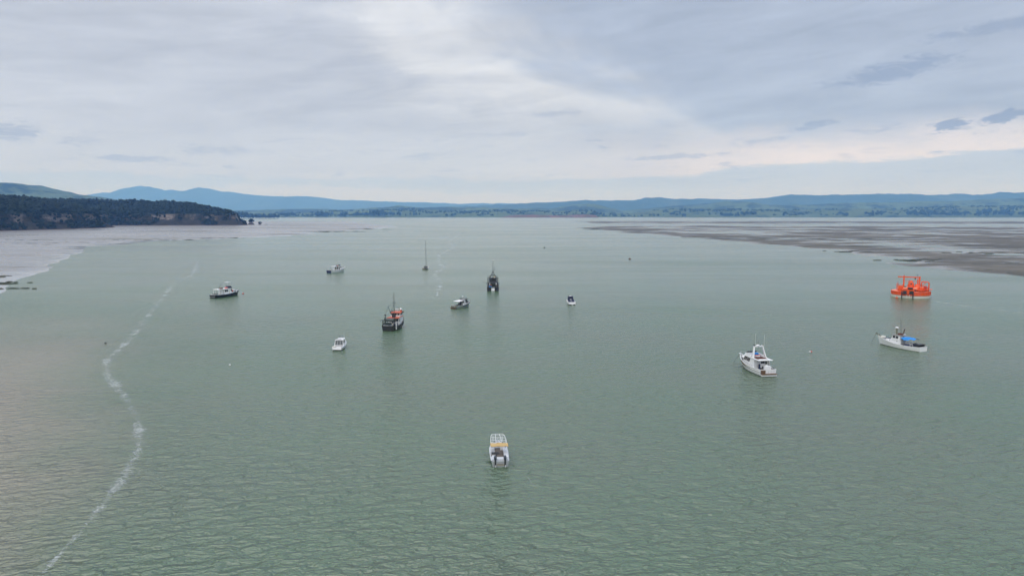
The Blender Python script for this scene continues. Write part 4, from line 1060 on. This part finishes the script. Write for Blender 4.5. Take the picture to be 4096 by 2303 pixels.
# ================================================================== 6 dark stern trawler
t = boat('trawler', -8.1, 311.0, -1, 'near black twin-hulled trawler seen stern on with open frames and A-frame mast', 'boat')
for off in (1.62, -1.62):
    before = set(t.children)
    Hull(14.5, 1.75, 1.5, 1.5, 2.5, tr=.96, wl=.92, rake=1.2, um=.5, pw=2.2, draft=.9, drop=.06).build(t, 'black_paint', 'dark_deck', 'black_paint')
    for o in set(t.children) - before: o.location.y = off
H = Hull(14.5, 5.0, 1.5, 1.5, 2.7, tr=.94, wl=.90, rake=1.1, um=.45, pw=2.2, draft=1.0, drop=.5)
MB().box((-.6, 0, 1.30), (11.6, 3.6, .30)).build('bridge_deck', 'dark_deck', t)
MB().poly([(-7.1, -.72, .05), (-7.1, .72, .05), (-6.3, .72, 1.35), (-6.3, -.72, 1.35)], (-.08, 0, .05)).build('stern_ramp', 'grey_white', t)
MB().box((-6.5, 0, 1.52), (.5, 1.5, .22)).build('ramp_head', 'drum_grey', t)
for y_ in (1.72, -1.72): MB().box((-7.28, y_, .80), (.10, 1.3, 1.45)).build('stern_quarter', 'black_paint', t)
for y_ in (2.05, -2.05):
    o = MB().box((-6.0, y_, 3.3), (.42, .38, 4.6)).build('gantry_post', 'dark_metal', t)
    MB().tube((-6.0, y_ * .98, 5.5), (-6.0, y_ * .95, 7.0), .05, .03).build('antenna', 'dark_metal', o)
    MB().box((-6.0, y_ * 1.18, 3.35), (.25, .6, .12)).build('outrigger', 'dark_metal', o)
    MB().box((-6.0, y_ * 1.27, 2.9), (.3, .16, .6)).build('trawl_block', 'dark_metal', o)
b = MB(); b.path([(-2.5, 1.5, 3.0), (-2.5, 1.55, 5.6), (-2.5, 1.15, 6.1), (-2.5, -1.15, 6.1), (-2.5, -1.55, 5.6), (-2.5, -1.5, 3.0)], .12, 8); b.build('arch', 'dark_metal', t)
b = MB()
for y_ in (1.45, -1.45): b.tube((-1.6, y_, 4.4), (-1.6, 0, 8.0), .11)
b.tube((-1.6, .75, 6.3), (-1.6, -.75, 6.3), .07); b.build('a_frame', 'dark_metal', t)
b = MB().tube((-1.6, 0, 3.2), (-1.6, 0, 12.4), .12, .05); b.box((-1.6, .25, 9.9), (.06, .6, .06)); b.box((-1.6, 0, 11.0), (.1, .3, .1)); b.build('mast', 'dark_metal', t)
MB().lathe([(.1, 0), (.17, .1), (.1, .3)], (-1.6, 0, 12.4), 10).build('mast_light', 'white_paint', t)
b = MB().tube((-1.2, -.8, 8.0), (-1.2, -.8, 9.4), .05); b.tube((-1.2, -.8, 8.3), (-1.6, 0, 8.3), .04); b.tube((-1.2, -.8, 8.9), (-1.6, 0, 8.9), .04); b.build('aerial', 'dark_metal', t)
dh = Hexa(-2.2, 4.2, -2.0, 3.6, 1.85, 1.7, 1.0, 3.2, 1.4, 1.25); o = dh.build('deckhouse', 'dark_deck', t)
for u0, u1 in ((.06, .16), (.84, .94)): dh.panel('back', u0, u1, .4, .9, 'grey_white', o, 'bulkhead_panel')
dh.panel('back', .3, .7, .3, .8, 'glass', o)
wh = Hexa(-.2, 3.2, 0, 3.0, 1.45, 1.4, 3.2, 4.7, 1.2, 1.15); o = wh.build('wheelhouse', 'dark_metal', t)
for u0, u1 in ((.08, .34), (.66, .92)): wh.panel('back', u0, u1, .4, .85, 'glass_grey', o)
for u0, u1 in ((.1, .45), (.55, .9)):
    wh.panel('left', u0, u1, .4, .85, 'glass_grey', o); wh.panel('right', u0, u1, .4, .85, 'glass_grey', o)
MB().box((1.4, 0, 4.76), (3.8, 3.0, .10)).build('wheelhouse_roof', 'dark_deck', t)
MB().box((1.6, -.65, 5.05), (.6, .6, .4)).build('life_raft', 'canvas_tan', t)
MB().box((.3, -.8, 4.95), (.5, .5, .25)).build('roof_box', 'grey_white', t)
b = MB(); b.lathe([(.8, -1.2), (.8, -1.1), (.45, -1.05), (.45, 1.05), (.8, 1.1), (.8, 1.2)], (-4.2, 0, 2.3), 14, 'Y'); b.build('net_drum', 'net', t)
MB().box((-5.9, 1.35, 1.72), (.6, .6, .35)).build('fish_bin', 'blue_bin', t); MB().box((-6.1, .72, 1.72), (.4, .4, .4)).build('fish_bin', 'blue_bin', t)
MB().box((-5.6, -1.4, 1.72), (.6, .7, .3)).build('fish_bin', 'drum_grey', t); MB().box((-4.9, -1.5, 2.2), (.4, 1.0, .2)).build('cod_end', 'rust_brown', t)
MB().box((-4.8, .8, 2.2), (.4, .6, .2)).build('cod_end', 'roof_salmon', t)
rope(t, [(-6.0, 2.5, 3.4), (-6.2, 4.3, 3.5)], .05, 'dark_metal', 'boom')

# ================================================================== 7 black hulled launch on the left
t = boat('launch', -111.6, 283.7, 25, 'black hulled launch with white superstructure and long flat roof', 'boat')
H = Hull(13.4, 3.5, 1.25, 1.2, 2.1, tr=.88, wl=.86, rake=.9, um=.42, pw=2.1, draft=.8, drop=.12)
H.build(t, 'black_paint', 'grey_white', 'white_paint')
MB().box((-6.75, .0, .45), (.15, 2.6, .08)).build('stern_step', 'grey_white', t)
fc = Hexa(1.6, 5.2, 1.7, 4.4, 1.55, 1.35, 1.3, 2.35, .7, .55); o = fc.build('fore_cabin', 'white_paint', t)
for u0 in (.55, .72): fc.panel('right', u0, u0 + .12, .35, .75, 'glass', o)
for u0 in (.16, .33): fc.panel('left', u0, u0 + .12, .35, .75, 'glass', o)
sal = Hexa(-2.2, 2.2, -2.1, 1.9, 1.60, 1.48, 1.2, 3.0, 1.5, 1.35); o = sal.build('saloon', 'white_paint', t)
for u0, u1 in ((.04, .22), (.25, .43), (.80, .92)):
    sal.panel('right', u0, u1, .45, .90, 'glass', o); sal.panel('left', 1 - u1, 1 - u0, .45, .90, 'glass', o)
sal.panel('right', .52, .64, .04, .92, 'cream_paint', o, 'door')
for u0 in (.06, .54): sal.panel('front', u0, u0 + .40, .62, .92, 'glass', o)
MB().poly([(-5.0, -1.62, 3.02), (1.8, -1.5, 3.02), (1.8, 1.5, 3.02), (-5.0, 1.62, 3.02)], (0, 0, .14)).build('roof', 'white_paint', t)
for x_, y_ in ((-4.8, 1.5), (-4.8, -1.5), (-3.4, 1.55), (-3.4, -1.55)):
    MB().box((x_, y_, 2.1), (.14 if x_ < -4 else .35, .08, 1.85)).build('roof_post', 'white_paint', t)
MB().box((-3.2, -1.3, 1.55), (1.4, .4, .5)).build('bench_seat', 'grey_white', t)
b = MB(); b.lathe([(.24, -.06), (.36, -.05), (.36, .05), (.24, .06)], (1.9, -1.62, 2.1), 16, 'Y'); b.build('life_ring', 'red', t)
wd = Hexa(.9, 2.2, 1.0, 1.7, 1.1, .95, 3.15, 3.95); wd.build('flybridge_dodger', 'navy_canvas', t)
b = MB()
for y_ in (1.0, -1.0): b.path([(-.6, y_, 3.15), (-.2, y_, 4.0), (1.6, y_, 4.1)], .03); b.tube((-.1, y_ * .9, 4.0), (.15, y_ * .9, 5.5), .03); b.tube((1.6, y_ * .9, 4.0), (1.5, y_ * .9, 5.5), .03)
b.build('flybridge_rail', 'steel', t)
MB().box((.85, 0, 5.5), (1.7, 1.9, .06)).build('bimini', 'grey_white', t)
MB().box((-.1, -.3, 3.4), (.7, .9, .45)).build('seat', 'buoy_pink', t)
MB().box((-2.6, -.3, 3.4), (1.3, .9, .4), .1, (.8, .8)).build('inflatable', 'rust_brown', t)
b = MB().tube((-4.4, -.9, 3.15), (-4.3, -.9, 4.0), .06); b.tube((-4.3, -.9, 3.7), (-2.9, -.9, 5.3), .06); b.build('davit', 'dark_metal', t)
rail_line(H, t, .72, .985, .6, 5, 'steel', bow=True, r=.025)
MB().box((-5.2, 0, 1.35), (1.0, 2.2, .25)).build('engine_hatch', 'dark_green_black', t)

# ================================================================== 8 white launch with blue transom
t = boat('launch', -96.6, 403.0, 27, 'white launch with dark blue transom and raised wheelhouse, farthest left motor boat', 'boat')
H = Hull(13.6, 3.9, 1.5, 1.35, 2.5, tr=.88, wl=.84, rake=1.6, um=.42, pw=2.1, draft=.8, drop=.30)
H.build(t, 'white_paint', 'grey_white', 'white_paint', None, 'navy', ('grey_white', .45, .52))
sal = Hexa(-.6, 4.2, -.4, 2.4, 1.6, 1.45, 1.2, 3.25, 1.0, .95); o = sal.build('wheelhouse', 'white_paint', t)
sal.panel('right', .06, .26, .1, .88, 'glass_brown', o, 'door'); sal.panel('left', .74, .94, .1, .88, 'glass_brown', o, 'door')
for u0 in (.45, .65): sal.panel('right', u0, u0 + .14, .55, .85, 'glass', o); sal.panel('left', 1 - u0 - .14, 1 - u0, .55, .85, 'glass', o)
for u0 in (.05, .54): sal.panel('front', u0, u0 + .40, .55, .9, 'glass', o)
sal.panel('back', .1, .4, .1, .85, 'glass', o); sal.panel('back', .6, .9, .4, .85, 'glass', o)
MB().poly([(-3.6, -1.55, 3.26), (2.6, -1.35, 3.26), (2.6, 1.35, 3.26), (-3.6, 1.55, 3.26)], (0, 0, .12)).build('roof', 'white_paint', t)
for y_ in (1.45, -1.45): MB().box((-3.3, y_, 2.3), (.12, .08, 2.0)).build('roof_post', 'steel', t)
b = MB()
for y_ in (1.3, -1.3): b.path([(-5.6, y_, 1.6), (-5.0, y_, 3.2), (-3.6, y_, 3.3)], .07)
b.tube((-5.0, 1.3, 3.2), (-5.0, -1.3, 3.2), .07); b.build('stern_frame', 'steel', t)
MB().box((-3.4, -.9, 1.75), (1.0, .8, .5)).build('bait_box', 'white_paint', t); MB().box((-1.6, -1.3, 1.8), (.9, .4, .3)).build('seat', 'dark_deck', t)
b = MB()
for y_ in (.8, -.8): b.tube((.6, y_, 3.35), (.7, y_, 5.9), .035); b.tube((1.8, y_, 3.35), (1.7, y_, 5.9), .035)
b.box((1.2, 0, 5.9), (1.2, 1.7, .05)); b.build('tower', 'steel', t)
MB().box((1.9, 0, 3.7), (.35, 1.2, .6)).build('helm_console', 'dark_metal', t)
b = MB(); b.lathe([(.22, -.05), (.36, 0), (.22, .05)], (-.9, -1.0, 3.75), 14, 'Y'); b.build('life_ring', 'red', t)
MB().box((-.3, -.2, 3.62), (.8, 1.2, .5), .2, (.7, .7)).build('inflatable', 'dark_metal', t)
rail_line(H, t, .7, .985, .6, 5, 'steel', bow=True, r=.025)

# ================================================================== 9 yacht
t = boat('yacht', -50.2, 425.5, 8, 'small weathered yacht with bare tall mast in mid channel', 'yacht', 1.0)
H = Hull(9.6, 3.0, .85, .8, 1.2, tr=.62, wl=.86, rake=1.6, um=.45, pw=1.9, draft=.8, drop=.06)
H.build(t, 'weathered', 'cream_paint', 'cream_paint', ('black_paint', .15))
cab = Hexa(-1.0, 2.6, -.9, 2.2, 1.0, .85, .75, 1.5, .6, .5); o = cab.build('coachroof', 'dark_deck', t)
for f_ in ('left', 'right'):
    for u0 in (.2, .5): cab.panel(f_, u0, u0 + .2, .35, .7, 'glass', o)
cab.panel('back', .35, .65, .1, .95, 'dark_deck', o, 'companionway')
MB().box((-2.6, 0, .92), (2.2, 1.5, .12)).build('cockpit', 'dark_deck', t)
MB().tube((.5, 0, .8), (.35, .35, 16.6), .12, .08, 8).build('mast', 'dark_metal', t)
MB().tube((.4, 0, 2.1), (-3.2, 0, 2.0), .08).build('boom', 'dark_metal', t)
MB().box((-1.4, 0, 2.2), (3.2, .26, .22)).build('sail_cover', 'weathered', t)
rail_line(H, t, .75, .985, .55, 4, 'steel', bow=True, r=.022); rail_line(H, t, .0, .12, .55, 2, 'steel', r=.022)
MB().box((-4.9, -.7, .9), (.3, .28, .6)).build('outboard_motor', 'dark_metal', t)

# ================================================================== 10 grey boat with white awning
t = boat('cabin_boat', -17.2, 249.9, 37, 'grey-green boat with white awning over its cockpit and black forward cabin', 'boat')
H = Hull(8.6, 2.9, 1.05, .95, 1.75, tr=.90, wl=.82, rake=1.0, um=.42, pw=2.0, draft=.5, drop=.35)
H.build(t, 'grey_green', 'dark_deck', 'grey_white', None, 'weathered')
MB().box((-4.32, 0, .35), (.5, 2.4, .12)).build('swim_platform', 'dark_deck', t)
MB().box((-4.45, 0, .18), (.2, 2.5, .22)).build('platform_edge', 'rust_brown', t)
b = MB().path([(-4.4, .8, .4), (-4.4, .5, .85), (-4.4, -.3, .85), (-4.4, -.6, .4)], .04); b.build('stern_rail', 'steel', t)
b = MB()
for sd in (1, -1):
    V = []
    for i in range(13):
        u = .36 + i / 12 * .62; V += [H.sheer(u, sd, .09, .02), H.sheer(u, sd, .09, -.20), H.sheer(u, sd, -.02, -.20), H.sheer(u, sd, -.02, .02)]
    b.add(V, [(i * 4 + j, i * 4 + (j + 1) % 4, (i + 1) * 4 + (j + 1) % 4, (i + 1) * 4 + j) for i in range(12) for j in range(4)])
b.build('fender_strip', 'rubber', t)
cab = Hexa(-.2, 3.3, .1, 1.9, 1.22, 1.02, .85, 2.75, .6, .65); o = cab.build('cabin', 'grey_white', t)
for u0, u1 in ((.34, .62), (.66, .92)): cab.panel('right', u0, u1, .38, .90, 'glass', o); cab.panel('left', 1 - u1, 1 - u0, .38, .90, 'glass', o)
for u0 in (.04, .52): cab.panel('front', u0, u0 + .44, .30, .95, 'glass', o)
cab.panel('back', .1, .45, .05, .92, 'glass', o); cab.panel('back', .55, .9, .45, .92, 'glass_grey', o)
MB().box((1.0, 0, 2.80), (2.1, 2.15, .10)).build('roof', 'dark_deck', t)
MB().box((1.0, .0, 2.9), (1.0, 1.1, .06)).build('roof_hatch', 'grey_white', t)
b = MB().path([(.1, .95, 2.85), (.1, .85, 3.25), (.1, -.85, 3.25), (.1, -.95, 2.85)], .05); b.path([(.1, .85, 3.25), (1.6, .8, 3.1), (1.8, .8, 2.85)], .05); b.path([(.1, -.85, 3.25), (1.6, -.8, 3.1), (1.8, -.8, 2.85)], .05); b.build('roof_rack', 'dark_metal', t)
b = MB().tube((.6, .2, 2.85), (.6, .2, 3.75), .04); b.box((.6, .2, 3.75), (.2, .5, .16)); b.build('light_bar', 'white_paint', t)
MB().poly([(-3.1, -1.3, 2.32), (-.15, -1.25, 2.48), (-.15, 1.25, 2.48), (-3.1, 1.3, 2.32)], (0, 0, .06)).build('awning', 'white_canvas', t)
for x_ in (-2.9, -1.3):
    for y_ in (1.2, -1.2): MB().tube((x_, y_, 1.0), (x_, y_, 2.35), .03).build('awning_post', 'steel', t)
MB().box((-1.2, .2, 1.2), (.6, .6, 1.0)).build('helm_seat', 'rubber', t); MB().box((-2.2, -.4, 1.0), (.9, 1.0, .5)).build('engine_box', 'dark_deck', t)
MB().box((-.45, -1.05, 1.25), (.5, .3, .7)).build('locker', 'white_paint', t)
rail_line(H, t, .66, .985, .5, 5, 'steel', bow=True, r=.022)

# ================================================================== 11 small runabout with navy covers
t = boat('runabout', 20.9, 259.9, -6, 'small white runabout with navy blue canopy and cockpit cover', 'boat')
H = Hull(7.0, 2.75, .95, 1.05, 1.45, tr=.92, wl=.78, rake=.8, um=.45, pw=2.2, draft=.45, drop=.04)
H.build(t, 'white_paint', 'white_paint', 'white_paint', ('black_paint', .14))  # black stripe at the waterline stands for dark contact shade below the hull
MB().box((-3.52, 0, .08), (.10, 2.2, .26)).build('transom_contact_shade', 'black_paint', t)  # shade below the transom, added as a black strip
MB().poly([(-2.55, -1.05, .98), (-.6, -1.15, 1.45), (-.6, 1.15, 1.45), (-2.55, 1.05, .98)], (0, 0, .06)).build('cockpit_cover', 'navy_canvas', t)
MB().box((-1.5, 0, 1.27), (.85, .36, .10), 0, (1, .8), -.0).build('cover_patch', 'grey_white', t)
cn = Hexa(-.6, 1.5, -.3, .9, 1.05, .85, 1.35, 2.75, .8, .7); o = cn.build('canopy', 'navy_canvas', t)
cn.panel('back', .35, .65, .02, .30, 'grey_white', o, 'door_flap')
cn.panel('top', .15, .85, .18, .82, 'white_canvas', o, 'roof_panel')
cn.panel('front', .1, .9, .3, .85, 'glass_grey', o)
MB().box((2.0, 0, 1.35), (1.6, 1.2, .22), 0, (.75, .7)).build('foredeck_coaming', 'white_paint', t)
MB().box((-3.62, 0, .42), (.4, 2.2, .10)).build('swim_platform', 'white_paint', t)
MB().box((-3.75, 0, .20), (.25, .5, .5)).build('stern_drive', 'grey_white', t)
rail_line(H, t, .6, .985, .35, 5, 'steel', bow=True, r=.02)

# ================================================================== 12 small white cabin boat
t = boat('cabin_boat', -41.1, 173.4, 1, 'small all white hardtop cabin boat with wide grey rear window', 'boat')
H = Hull(7.2, 2.35, .72, .85, 1.35, tr=.94, wl=.80, rake=.8, um=.45, pw=2.2, draft=.4, drop=.10)
H.build(t, 'white_paint', 'cream_paint', 'white_paint', ('black_paint', .12))  # black waterline stripe, contact shade under the white hull as colour
MB().box((-3.62, 0, .06), (.10, 2.0, .24)).build('transom_contact_shade', 'black_paint', t)  # black strip painted for the shade at the stern waterline
ht = Hexa(-1.9, 2.4, -1.5, 1.5, 1.08, .95, .85, 2.15, .72, .66); o = ht.build('hardtop_cabin', 'white_paint', t)
ht.panel('back', .06, .30, .12, .90, 'glass_grey', o); ht.panel('back', .33, .62, .12, .90, 'glass_grey', o); ht.panel('back', .65, .94, .12, .90, 'glass_grey', o)
for u0, u1 in ((.08, .34), (.40, .62)): ht.panel('right', u0, u1, .42, .86, 'glass', o); ht.panel('left', 1 - u1, 1 - u0, .42, .86, 'glass', o)
for u0 in (.05, .54): ht.panel('front', u0, u0 + .40, .35, .88, 'glass', o)
MB().poly([(-1.75, -.98, 2.16), (1.5, -.72, 2.16), (1.7, 0, 2.16), (1.5, .72, 2.16), (-1.75, .98, 2.16)], (0, 0, .08)).build('roof', 'white_paint', t)
MB().box((-1.35, .08, 2.30), (.10, 1.15, .09)).build('rod_rack', 'dark_metal', t)
MB().box((.55, -.2, 2.29), (.7, .7, .06)).build('roof_hatch', 'grey_white', t)
b = MB().tube((.6, .35, 2.24), (.6, .35, 2.75), .05); b.box((.6, .35, 2.75), (.1, .3, .12)); b.build('light_mast', 'dark_metal', t)
b = MB()
for y_ in (-.1, -.3, -.5): b.tube((1.0, y_, 2.24), (1.0, y_, 2.7), .025)
b.build('rod_holder', 'dark_metal', t)
whip(t, (.8, -.6, 2.24), 1.4, r=.02)
MB().box((-2.9, 0, .74), (1.2, 1.8, .06)).build('cockpit_sole', 'grey_white', t)
MB().box((-3.35, .75, .85), (.5, .6, .3)).build('stern_locker', 'cream_paint', t); MB().box((-3.3, -.35, .82), (.4, 1.1, .25)).build('stern_locker', 'white_paint', t)
MB().box((-3.72, 0, .32), (.35, 2.0, .08)).build('swim_platform', 'white_paint', t)
MB().lathe([(.10, -.3), (.14, -.15), (.14, .15), (.10, .3)], (-3.0, 1.25, .5), 10).build('fender', 'white_paint', t)
MB().lathe([(.10, -.3), (.14, -.15), (.14, .15), (.10, .3)], (-2.2, 1.28, .55), 10).build('fender', 'cream_paint', t)
rail_line(H, t, .55, .985, .45, 6, 'white_paint', bow=True, r=.03)

# ================================================================== mooring buoys
def buoy(x, y, r, mat, label, topmat=None, squash=.85):
    root = empty('mooring_buoy', (x, y, 0), random.random() * 6, label, 'buoy', 'mooring buoys on the water')
    prof = [(.05 * r, -.55 * r), (.6 * r, -.5 * r), (.95 * r, -.1 * r), (r, .15 * r), (.9 * r, .5 * r), (.6 * r, .85 * r * squash), (.15 * r, r * squash)]
    MB().lathe(prof, (0, 0, .1 * r), 16).build('float', mat, root, True)
    b = MB(); b.tube((0, 0, r * squash), (0, 0, 1.25 * r), .08 * r)
    b.lathe([(.14 * r, -.05 * r), (.26 * r, 0), (.14 * r, .05 * r)], (0, 0, 1.35 * r), 10, 'Y'); b.build('lifting_eye', topmat or 'dark_metal', root)
    MB().lathe([(1.01 * r, -.06 * r), (1.04 * r, 0), (1.01 * r, .06 * r)], (0, 0, .25 * r), 16).build('collar', topmat or 'dark_metal', root)
buoy(30.7, 691, .85, 'black_paint', 'black mooring buoy far up the channel, the farthest buoy')
buoy(83.6, 518.6, .85, 'buoy_brown', 'brown mooring buoy off the right mudflat')
buoy(69.85, 168.3, .24, 'buoy_pink', 'red buoy touching a white one between the launch and the blue tarpaulin boat')
buoy(69.42, 168.1, .23, 'white_paint', 'white buoy touching a red one between the launch and the blue tarpaulin boat')
buoy(-101.1, 179.6, .27, 'dark_metal', 'tiny dark buoy left of the foam line')
buoy(-60.1, 153.3, .22, 'white_paint', 'tiny white buoy nearest to the small white cabin boat')
buoy(-108.3, 292.9, .42, 'buoy_pink', 'pink mooring buoy under the bow of the black hulled launch')
buoy(147.2, 278.0, .5, 'orange', 'bright orange float beside the round orange platform')
